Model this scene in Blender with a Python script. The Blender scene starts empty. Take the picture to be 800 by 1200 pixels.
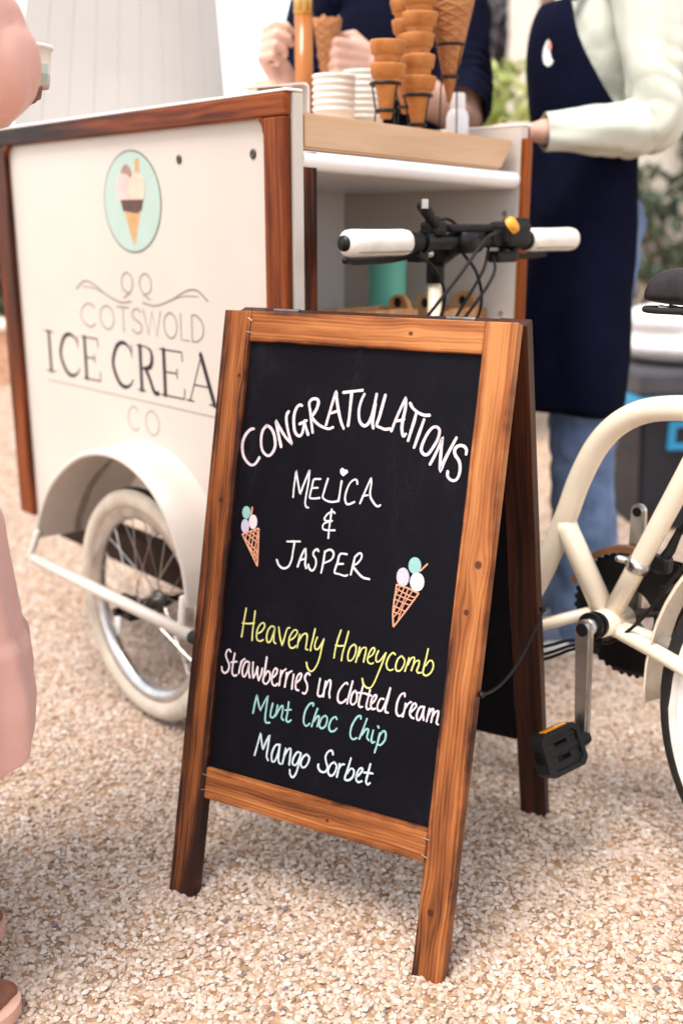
import bpy, bmesh, math, random
from mathutils import Vector, Matrix, Quaternion
random.seed(7)
R = math.radians
scene = bpy.context.scene
col = scene.collection

# ---------------------------------------------------------------- camera
H_CAM, PITCH, FPX = 0.95, 0.2708, 1232.0
cd = bpy.data.cameras.new('camera')
cam = bpy.data.objects.new('camera', cd); col.objects.link(cam)
cam.location = (0, 0, H_CAM); cam.rotation_euler = (math.pi/2 - PITCH, 0, 0)
cd.sensor_fit = 'VERTICAL'; cd.sensor_height = 36.0; cd.lens = FPX*36.0/1200.0
cd.clip_start = 0.02; cd.clip_end = 2000
cd.dof.use_dof = True; cd.dof.focus_distance = 1.35; cd.dof.aperture_fstop = 2.4
scene.camera = cam

# ---------------------------------------------------------------- world, sun, exposure
SUN_EL, SUN_AZ = R(66), R(228)            # azimuth clockwise from +Y: high, to the camera's left, behind thin cloud
w = bpy.data.worlds.new('World'); scene.world = w; w.use_nodes = True
nt = w.node_tree; nt.nodes.clear()
wo = nt.nodes.new('ShaderNodeOutputWorld'); bg = nt.nodes.new('ShaderNodeBackground')
sky = nt.nodes.new('ShaderNodeTexSky'); sky.sky_type = 'NISHITA'; sky.sun_disc = False
sky.sun_elevation = SUN_EL; sky.sun_rotation = SUN_AZ
sky.air_density = 1.0; sky.dust_density = 1.2; sky.ozone_density = 1.0
hs = nt.nodes.new('ShaderNodeHueSaturation'); hs.inputs['Saturation'].default_value = 0.22
nt.links.new(sky.outputs[0], hs.inputs['Color']); nt.links.new(hs.outputs[0], bg.inputs['Color'])
bg.inputs['Strength'].default_value = 0.135
nt.links.new(bg.outputs[0], wo.inputs[0])
sd = bpy.data.lights.new('sun', 'SUN'); sd.energy = 1.5; sd.angle = R(28); sd.color = (1.0, 0.91, 0.80)
sun = bpy.data.objects.new('sun', sd); col.objects.link(sun)
sdir = Vector((math.sin(SUN_AZ)*math.cos(SUN_EL), math.cos(SUN_AZ)*math.cos(SUN_EL), math.sin(SUN_EL)))
sun.rotation_euler = sdir.to_track_quat('Z', 'Y').to_euler(); sun.location = (-3, -3, 6)
vs = scene.view_settings
vs.view_transform = 'Standard'; vs.look = 'None'; vs.gamma = 1.0; vs.use_curve_mapping = False
vs.exposure = 1.5
scene.render.engine = 'CYCLES'
scene.cycles.use_denoising = True
try: scene.cycles.denoiser = 'OPENIMAGEDENOISE'
except Exception: pass
scene.cycles.max_bounces = 8

# ---------------------------------------------------------------- helpers
def tag(o, label=None, cat=None, group=None, kind=None):
    if label: o['label'] = label
    if cat: o['category'] = cat
    if group: o['group'] = group
    if kind: o['kind'] = kind
    return o

def empty(name, label, cat, loc=(0, 0, 0), group=None, mat=None):
    o = bpy.data.objects.new(name, None); col.objects.link(o)
    o.empty_display_size = 0.05
    if mat is not None: o.matrix_world = mat
    else: o.location = loc
    return tag(o, label, cat, group)

def obj(name, bm, mat, parent=None, smooth=False, M=None):
    me = bpy.data.meshes.new(name); bm.normal_update(); bm.to_mesh(me); bm.free()
    for m in (mat if isinstance(mat, (list, tuple)) else [mat]): me.materials.append(m)
    if smooth: me.polygons.foreach_set('use_smooth', [True]*len(me.polygons))
    o = bpy.data.objects.new(name, me); col.objects.link(o)
    if parent: o.parent = parent
    if M is not None: o.matrix_local = M
    return o

def B(): return bmesh.new()

def box(bm, c, s, bevel=0.0, M=None, seg=2):
    r = bmesh.ops.create_cube(bm, size=1.0)
    vs_ = r['verts']
    T = Matrix.Translation(c) @ Matrix.Diagonal((s[0], s[1], s[2], 1))
    bmesh.ops.transform(bm, matrix=T, verts=vs_)
    if bevel > 0:
        es = list({e for v in vs_ for e in v.link_edges})
        rr = bmesh.ops.bevel(bm, geom=es, offset=bevel, segments=seg, profile=0.5, affect='EDGES')
        vs_ = list({v for f in rr['faces'] for v in f.verts} | {v for v in vs_ if v.is_valid})
    if M is not None: bmesh.ops.transform(bm, matrix=M, verts=[v for v in vs_ if v.is_valid])
    return bm

def spline(pts, n=6, closed=False):
    """Catmull-Rom through pts (tuples); a repeated point is a sharp corner."""
    segs = []; cur = [pts[0]]
    for p in pts[1:]:
        if tuple(p) == tuple(cur[-1]):
            segs.append(cur); cur = [p]
        else: cur.append(p)
    segs.append(cur)
    out = []
    for s in segs:
        s = [Vector(p) for p in s]
        if len(s) < 3: out += s; continue
        e = [s[0]*2-s[1]] + s + [s[-1]*2-s[-2]]
        for i in range(1, len(e)-2):
            p0, p1, p2, p3 = e[i-1:i+3]
            for k in range(n):
                t = k/n
                out.append(0.5*((2*p1)+(p2-p0)*t+(2*p0-5*p1+4*p2-p3)*t*t+(3*p1-p0-3*p2+p3)*t**3))
        out.append(s[-1])
    return out

def tube(bm, pts, r, n=12, cap=True, closed=False, ball=False):
    pts = [Vector(p) for p in pts]
    q = [pts[0]]
    for p in pts[1:]:
        if (p-q[-1]).length > 1e-6: q.append(p)
    rs = list(r) if isinstance(r, (list, tuple)) else [r]*len(pts)
    if len(rs) != len(q): rs = [rs[min(len(rs)-1, round(i*(len(rs)-1)/max(1, len(q)-1)))] for i in range(len(q))]
    pts = q
    if ball and not closed:                         # rounded ends
        d0 = (pts[0]-pts[1]).normalized(); d1 = (pts[-1]-pts[-2]).normalized()
        a, ra, b, rb = [], [], [], []
        for k in (80, 50, 25):
            a.append(pts[0]+d0*rs[0]*math.sin(R(k))); ra.append(rs[0]*math.cos(R(k)))
        for k in (25, 50, 80):
            b.append(pts[-1]+d1*rs[-1]*math.sin(R(k))); rb.append(rs[-1]*math.cos(R(k)))
        pts = a+pts+b; rs = ra+rs+rb
    N = len(pts); rings = []; prev = None
    for i, p in enumerate(pts):
        if closed: t = (pts[(i+1) % N]-pts[i-1]).normalized()
        elif i == 0: t = (pts[1]-pts[0]).normalized()
        elif i == N-1: t = (pts[-1]-pts[-2]).normalized()
        else: t = (pts[i+1]-pts[i-1]).normalized()
        if prev is None:
            u = t.orthogonal().normalized()
        else:
            u = (prev - t*prev.dot(t))
            u = u.normalized() if u.length > 1e-6 else t.orthogonal().normalized()
        prev = u; v = t.cross(u)
        rings.append([bm.verts.new(p+(u*math.cos(2*math.pi*k/n)+v*math.sin(2*math.pi*k/n))*rs[i]) for k in range(n)])
    for i in range(N-1 if not closed else N):
        A, Bq = rings[i], rings[(i+1) % N]
        for k in range(n):
            bm.faces.new((A[k], A[(k+1) % n], Bq[(k+1) % n], Bq[k]))
    if cap and not closed:
        bm.faces.new(rings[0][::-1]); bm.faces.new(rings[-1])
    return bm

def lathe(bm, prof, n=32, M=None, cap=True):
    rings = []
    for (r, z) in prof:
        rings.append([bm.verts.new((r*math.cos(2*math.pi*k/n), r*math.sin(2*math.pi*k/n), z)) for k in range(n)])
    for i in range(len(rings)-1):
        A, C_ = rings[i], rings[i+1]
        for k in range(n): bm.faces.new((A[k], A[(k+1) % n], C_[(k+1) % n], C_[k]))
    if cap:
        if prof[0][0] > 1e-5: bm.faces.new(rings[0][::-1])
        if prof[-1][0] > 1e-5: bm.faces.new(rings[-1])
    if M is not None: bmesh.ops.transform(bm, matrix=M, verts=[v for r_ in rings for v in r_])
    return bm

def prism(bm, outline, d0, d1, fn):
    """outline of (p,q) pairs swept between depths d0 and d1; fn(p,q,d) gives the point."""
    a = [bm.verts.new(fn(p, q, d0)) for p, q in outline]
    b = [bm.verts.new(fn(p, q, d1)) for p, q in outline]
    n = len(a)
    fs = [bm.faces.new(a), bm.faces.new(b[::-1])]
    for k in range(n): fs.append(bm.faces.new((a[k], b[k], b[(k+1) % n], a[(k+1) % n])))
    bmesh.ops.recalc_face_normals(bm, faces=fs)
    return bm

def ribbon(bm, pts, w, z0, th, fn, taper=0.0):
    """A flat stroke with round ends: pts in 2D, width(s) w, raised from z0 by th."""
    q = []
    for p in pts:
        p = Vector((p[0], p[1]))
        if not q or (p-q[-1]).length > 1e-6: q.append(p)
    if len(q) < 2: return
    N = len(q); ws = list(w) if isinstance(w, (list, tuple)) else [w]*N
    if len(ws) != N: ws = [ws[min(len(ws)-1, round(i*(len(ws)-1)/(N-1)))] for i in range(N)]
    L, Rr = [], []
    for i in range(N):
        t = (q[min(i+1, N-1)]-q[max(i-1, 0)]).normalized(); nn = Vector((-t.y, t.x))
        L.append(q[i]+nn*ws[i]/2); Rr.append(q[i]-nn*ws[i]/2)
    def cap(p, t, w_):
        a = math.atan2(t.y, t.x)
        return [p+Vector((math.cos(a+k), math.sin(a+k)))*w_/2 for k in (R(-60), R(-30), 0, R(30), R(60))]
    t1 = (q[-1]-q[-2]).normalized(); t0 = (q[0]-q[1]).normalized()
    top = z0+th
    lv = [bm.verts.new(fn(p.x, p.y, top)) for p in L]; rv = [bm.verts.new(fn(p.x, p.y, top)) for p in Rr]
    lb = [bm.verts.new(fn(p.x, p.y, z0)) for p in L]; rb = [bm.verts.new(fn(p.x, p.y, z0)) for p in Rr]
    for i in range(N-1):
        bm.faces.new((lv[i], rv[i], rv[i+1], lv[i+1]))
        bm.faces.new((lv[i], lv[i+1], lb[i+1], lb[i])); bm.faces.new((rv[i+1], rv[i], rb[i], rb[i+1]))
    c1 = [bm.verts.new(fn(p.x, p.y, top)) for p in cap(q[-1], t1, ws[-1])]
    c0 = [bm.verts.new(fn(p.x, p.y, top)) for p in cap(q[0], t0, ws[0])]
    bm.faces.new([rv[-1]]+c1+[lv[-1]]); bm.faces.new([lv[0]]+c0+[rv[0]])

# ---------------------------------------------------------------- materials
def new_mat(name, rough=0.6, color=None, metal=0.0, coat=0.0, spec=0.5, sheen=0.0, trans=0.0):
    m = bpy.data.materials.new(name); m.use_nodes = True
    b = m.node_tree.nodes['Principled BSDF']
    b.inputs['Roughness'].default_value = rough; b.inputs['Metallic'].default_value = metal
    b.inputs['Specular IOR Level'].default_value = spec
    if coat: b.inputs['Coat Weight'].default_value = coat; b.inputs['Coat Roughness'].default_value = 0.12
    if sheen: b.inputs['Sheen Weight'].default_value = sheen
    if trans: b.inputs['Transmission Weight'].default_value = trans
    if color: b.inputs['Base Color'].default_value = (*color, 1)
    return m, m.node_tree, b

def N(nt_, t, **kw):
    n = nt_.nodes.new(t)
    for k, v in kw.items():
        if k.startswith('i_'):
            n.inputs[int(k[2:]) if k[2:].isdigit() else k[2:].replace('_', ' ')].default_value = v
        else: setattr(n, k, v)
    return n

def math_n(nt_, op, a, b=None, c=None):
    n = nt_.nodes.new('ShaderNodeMath'); n.operation = op
    for i, x in enumerate((a, b, c)):
        if x is None: continue
        if isinstance(x, (int, float)): n.inputs[i].default_value = x
        else: nt_.links.new(x, n.inputs[i])
    return n.outputs[0]

def ramp(nt_, fac, stops, interp='LINEAR'):
    n = nt_.nodes.new('ShaderNodeValToRGB'); e = n.color_ramp.elements; n.color_ramp.interpolation = interp
    e[0].position, e[0].color = stops[0][0], (*stops[0][1], 1)
    e[1].position, e[1].color = stops[-1][0], (*stops[-1][1], 1)
    for p, c in stops[1:-1]:
        k = e.new(p); k.color = (*c, 1)
    nt_.links.new(fac, n.inputs[0]); return n.outputs[0]

def mix(nt_, fac, a, b, mode='MIX'):
    n = nt_.nodes.new('ShaderNodeMix'); n.data_type = 'RGBA'; n.blend_type = mode
    for k, x in ((0, fac), (6, a), (7, b)):
        if isinstance(x, (int, float)): n.inputs[k].default_value = x
        elif isinstance(x, tuple): n.inputs[k].default_value = (*x, 1)
        else: nt_.links.new(x, n.inputs[k])
    return n.outputs[2]

def bump(nt_, b, height, strength=0.3, dist=0.002):
    n = nt_.nodes.new('ShaderNodeBump'); n.inputs['Strength'].default_value = strength; n.inputs['Distance'].default_value = dist
    nt_.links.new(height, n.inputs['Height']); nt_.links.new(n.outputs[0], b.inputs['Normal'])

def noise(nt_, vec, scale, detail=4, rough=0.55, dist=0.0):
    n = nt_.nodes.new('ShaderNodeTexNoise'); n.inputs['Scale'].default_value = scale; n.inputs['Detail'].default_value = detail
    n.inputs['Roughness'].default_value = rough; n.inputs['Distortion'].default_value = dist
    if vec is not None: nt_.links.new(vec, n.inputs['Vector'])
    return n.outputs[0]

def coords(nt_, scale=(1, 1, 1), off=(0, 0, 0), rot=(0, 0, 0)):
    t = nt_.nodes.new('ShaderNodeTexCoord'); m = nt_.nodes.new('ShaderNodeMapping')
    m.inputs['Scale'].default_value = scale; m.inputs['Location'].default_value = off; m.inputs['Rotation'].default_value = rot
    nt_.links.new(t.outputs['Object'], m.inputs['Vector']); return m.outputs[0]

def painted(name, color, rough=0.45, var=0.06, scale=6.0, bstr=0.05, coat=0.0, metal=0.0, bscale=200, spec=None):
    """paint / plastic / leather with faint uneven colour, smudged gloss and a fine surface"""
    m, t, b = new_mat(name, rough, color, metal, coat, spec if spec is not None else (0.28 if max(color) < 0.03 else 0.5))
    v = coords(t)
    f = noise(t, v, scale, 5)
    lo = tuple(max(0, c*(1-var*2)) for c in color); hi = tuple(min(1, c*(1+var)) for c in color)
    t.links.new(ramp(t, f, [(0.3, lo), (0.7, hi)]), b.inputs['Base Color'])
    mr = t.nodes.new('ShaderNodeMapRange'); mr.inputs[3].default_value = rough*0.8; mr.inputs[4].default_value = min(1, rough*1.25)
    t.links.new(noise(t, v, scale*3, 3), mr.inputs[0]); t.links.new(mr.outputs[0], b.inputs['Roughness'])
    if bstr: bump(t, b, noise(t, v, bscale, 2), bstr, 0.001)
    return m

def wood(name, light, mid, dark, off=0.0, knots=(), burn_or_shade=(0.5, 0.5), zlen=1.0, ring=150.0, rough=0.5, coat=0.0, burn_bias=0.0, bstr=0.35, spec=0.22, edge=None):
    """Planed, scorched softwood: grain runs along the plank's own Z; growth lines bend round the knots."""
    m, t, b = new_mat(name, rough, None, 0, coat, spec)
    tc = t.nodes.new('ShaderNodeTexCoord'); sx = t.nodes.new('ShaderNodeSeparateXYZ')
    t.links.new(tc.outputs['Object'], sx.inputs[0])
    x, y, z = sx.outputs
    def vec(a, b_, c):
        n = t.nodes.new('ShaderNodeCombineXYZ')
        for i, q in enumerate((a, b_, c)):
            if isinstance(q, (int, float)): n.inputs[i].default_value = q
            else: t.links.new(q, n.inputs[i])
        return n.outputs[0]
    zo = math_n(t, 'ADD', z, off)
    warp = noise(t, vec(math_n(t, 'MULTIPLY', x, 9.0), math_n(t, 'MULTIPLY', y, 9.0), math_n(t, 'MULTIPLY', zo, 3.2)), 1.0, 3, 0.5)
    xw = math_n(t, 'ADD', x, math_n(t, 'MULTIPLY', math_n(t, 'SUBTRACT', warp, 0.5), 0.022))
    xw = math_n(t, 'ADD', xw, math_n(t, 'MULTIPLY', y, 0.6))
    kmask = None
    for (kx, kz, kr) in knots:
        dx = math_n(t, 'SUBTRACT', x, kx); dz = math_n(t, 'MULTIPLY', math_n(t, 'SUBTRACT', z, kz), 0.42)
        d2 = math_n(t, 'ADD', math_n(t, 'MULTIPLY', dx, dx), math_n(t, 'MULTIPLY', dz, dz))
        g = math_n(t, 'POWER', 2.718, math_n(t, 'DIVIDE', d2, -(kr*2.2)**2))
        xw = math_n(t, 'SUBTRACT', xw, math_n(t, 'MULTIPLY', math_n(t, 'MULTIPLY', dx, g), 0.85))
        dzr = math_n(t, 'SUBTRACT', z, kz)
        rr = math_n(t, 'SQRT', math_n(t, 'ADD', math_n(t, 'MULTIPLY', dx, dx), math_n(t, 'MULTIPLY', math_n(t, 'MULTIPLY', dzr, dzr), 0.8)))
        mr = t.nodes.new('ShaderNodeMapRange'); mr.interpolation_type = 'SMOOTHSTEP'
        mr.inputs[1].default_value = kr*0.55; mr.inputs[2].default_value = kr*1.05; mr.inputs[3].default_value = 1; mr.inputs[4].default_value = 0
        t.links.new(rr, mr.inputs[0])
        kmask = mr.outputs[0] if kmask is None else math_n(t, 'MAXIMUM', kmask, mr.outputs[0])
    gv = vec(math_n(t, 'MULTIPLY', xw, ring), 0.0, math_n(t, 'MULTIPLY', zo, 0.9))
    g1 = noise(t, gv, 1.0, 3, 0.6)                                      # broad early/late wood bands
    fv = vec(math_n(t, 'MULTIPLY', xw, ring*5.5), math_n(t, 'MULTIPLY', y, 300.0), math_n(t, 'MULTIPLY', zo, 6.0))
    g2 = noise(t, fv, 1.0, 2, 0.5)                                      # fibres
    wv = t.nodes.new('ShaderNodeTexWave'); wv.bands_direction = 'X'; wv.inputs['Scale'].default_value = ring*0.42
    wv.inputs['Distortion'].default_value = 2.2; wv.inputs['Detail'].default_value = 2.0; wv.inputs['Detail Scale'].default_value = 0.6
    t.links.new(vec(xw, 0.0, math_n(t, 'MULTIPLY', zo, 0.02)), wv.inputs['Vector'])
    gr = math_n(t, 'ADD', math_n(t, 'MULTIPLY', g1, 0.72), math_n(t, 'MULTIPLY', wv.outputs['Fac'], 0.09))
    gr = math_n(t, 'ADD', gr, math_n(t, 'MULTIPLY', g2, 0.24))
    # scorch: patches of the torch, stronger at one end; painted shade on the cart's top rail
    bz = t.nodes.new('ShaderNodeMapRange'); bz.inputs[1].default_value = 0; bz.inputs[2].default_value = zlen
    bz.inputs[3].default_value = burn_or_shade[0]; bz.inputs[4].default_value = burn_or_shade[1]; t.links.new(z, bz.inputs[0])
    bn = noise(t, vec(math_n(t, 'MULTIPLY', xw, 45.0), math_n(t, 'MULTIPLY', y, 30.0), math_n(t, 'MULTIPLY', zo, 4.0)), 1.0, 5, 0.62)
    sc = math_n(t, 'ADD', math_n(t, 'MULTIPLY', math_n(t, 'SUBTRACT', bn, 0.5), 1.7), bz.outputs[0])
    fac = math_n(t, 'ADD', math_n(t, 'MULTIPLY', math_n(t, 'SUBTRACT', gr, 0.5), 1.3), math_n(t, 'MULTIPLY', sc, 0.85))
    if edge:                                                            # the torch catches the long edges of the plank
        ex = t.nodes.new('ShaderNodeMapRange'); ex.interpolation_type = 'SMOOTHSTEP'
        ex.inputs[1].default_value = edge*0.22; ex.inputs[2].default_value = edge*0.52; ex.inputs[3].default_value = 0; ex.inputs[4].default_value = 1
        t.links.new(math_n(t, 'ABSOLUTE', x), ex.inputs[0])
        en = noise(t, vec(math_n(t, 'MULTIPLY', x, 14.0), 0.0, math_n(t, 'MULTIPLY', zo, 7.0)), 1.0, 4, 0.65)
        er = t.nodes.new('ShaderNodeMapRange'); er.inputs[1].default_value = 0.40; er.inputs[2].default_value = 0.62; t.links.new(en, er.inputs[0])
        fac = math_n(t, 'ADD', fac, math_n(t, 'MULTIPLY', math_n(t, 'MULTIPLY', ex.outputs[0], er.outputs[0]), 0.5))
    if burn_bias: fac = math_n(t, 'ADD', fac, burn_bias)
    cl = ramp(t, fac, [(0.0, light), (0.42, mid), (0.78, dark), (1.0, tuple(c*0.45 for c in dark))])
    if kmask is not None: cl = mix(t, math_n(t, 'MULTIPLY', kmask, 0.85), cl, tuple(c*0.8 for c in dark))
    t.links.new(cl, b.inputs['Base Color'])
    bump(t, b, gr, bstr, 0.0012)
    return m

def fabric(name, color, var=0.12, scale=9.0, fold=0.5, rough=0.85, weave=900, fdist=0.02, sheen=0.15):
    m, t, b = new_mat(name, rough, color, 0, 0, 0.25 if max(color) > 0.03 else 0.06, sheen if max(color) > 0.03 else 0.0)
    v = coords(t)
    f = noise(t, v, scale*2.2, 4)
    t.links.new(ramp(t, f, [(0.3, tuple(c*(1-var) for c in color)), (0.7, tuple(min(1, c*(1+var*0.6)) for c in color))]), b.inputs['Base Color'])
    v2 = coords(t, (1, 1, 0.45))
    n1 = noise(t, v2, scale, 3, 0.5, 0.8); n2 = noise(t, v, weave, 1)
    hgt = math_n(t, 'ADD', n1, math_n(t, 'MULTIPLY', n2, 0.02))
    bump(t, b, hgt, fold, fdist)
    return m

MAT = {}
MAT['cream'] = painted('cream_paint', (0.57, 0.51, 0.46), 0.38, 0.03, 4, 0.03)
MAT['white'] = painted('white_laminate', (0.84, 0.80, 0.785), 0.35, 0.03, 5, 0.03)
MAT['black_metal'] = painted('black_metal', (0.006, 0.006, 0.007), 0.42, 0.2, 20, 0.05)
MAT['black_plastic'] = painted('black_plastic', (0.006, 0.0055, 0.006), 0.55, 0.2, 18, 0.12, bscale=350)
MAT['rubber'] = painted('black_rubber', (0.018, 0.017, 0.017), 0.75, 0.2, 30, 0.2)
MAT['steel'] = painted('worn_steel', (0.55, 0.54, 0.53), 0.3, 0.12, 30, 0.06, metal=1.0)
MAT['steel_dark'] = painted('greasy_steel', (0.11, 0.10, 0.095), 0.42, 0.3, 40, 0.1, metal=0.8)
MAT['bike_cream'] = painted('frame_enamel', (0.80, 0.69, 0.54), 0.28, 0.035, 12, 0.02, coat=0.5)
MAT['tyre_cream'] = painted('cream_tyre_rubber', (0.50, 0.43, 0.35), 0.7, 0.1, 18, 0.15)
MAT['side_white'] = painted('white_sidewall', (0.66, 0.62, 0.57), 0.6, 0.12, 20, 0.15)
MAT['grip'] = painted('white_leather', (0.80, 0.75, 0.68), 0.55, 0.07, 40, 0.5, bscale=260)
MAT['teal'] = painted('teal_plastic', (0.13, 0.47, 0.37), 0.4, 0.04, 10, 0.03)
MAT['amber'] = painted('amber_reflector', (0.85, 0.30, 0.01), 0.2, 0.1, 60, 0.3)
MAT['brass'] = painted('brass', (0.72, 0.48, 0.18), 0.28, 0.1, 30, 0.04, metal=1.0)
MAT['orange_light'] = painted('orange_plastic', (0.8, 0.33, 0.02), 0.35, 0.1, 60, 0.1)
TRIM = dict(light=(0.28, 0.068, 0.009), mid=(0.135, 0.025, 0.004), dark=(0.016, 0.004, 0.002), rough=0.42, coat=0.0, spec=0.16, bstr=0.15)
_trim = [0]
def trim(burn_or_shade=(0.35, 0.35), zlen=1.0, ring=70):
    _trim[0] += 1
    return wood('varnished_trim', off=_trim[0]*3.7, burn_or_shade=burn_or_shade, zlen=zlen, ring=ring, **TRIM)
PINE = dict(light=(0.45, 0.178, 0.057), mid=(0.235, 0.070, 0.017), dark=(0.040, 0.011, 0.005), edge=0.0433)

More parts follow.
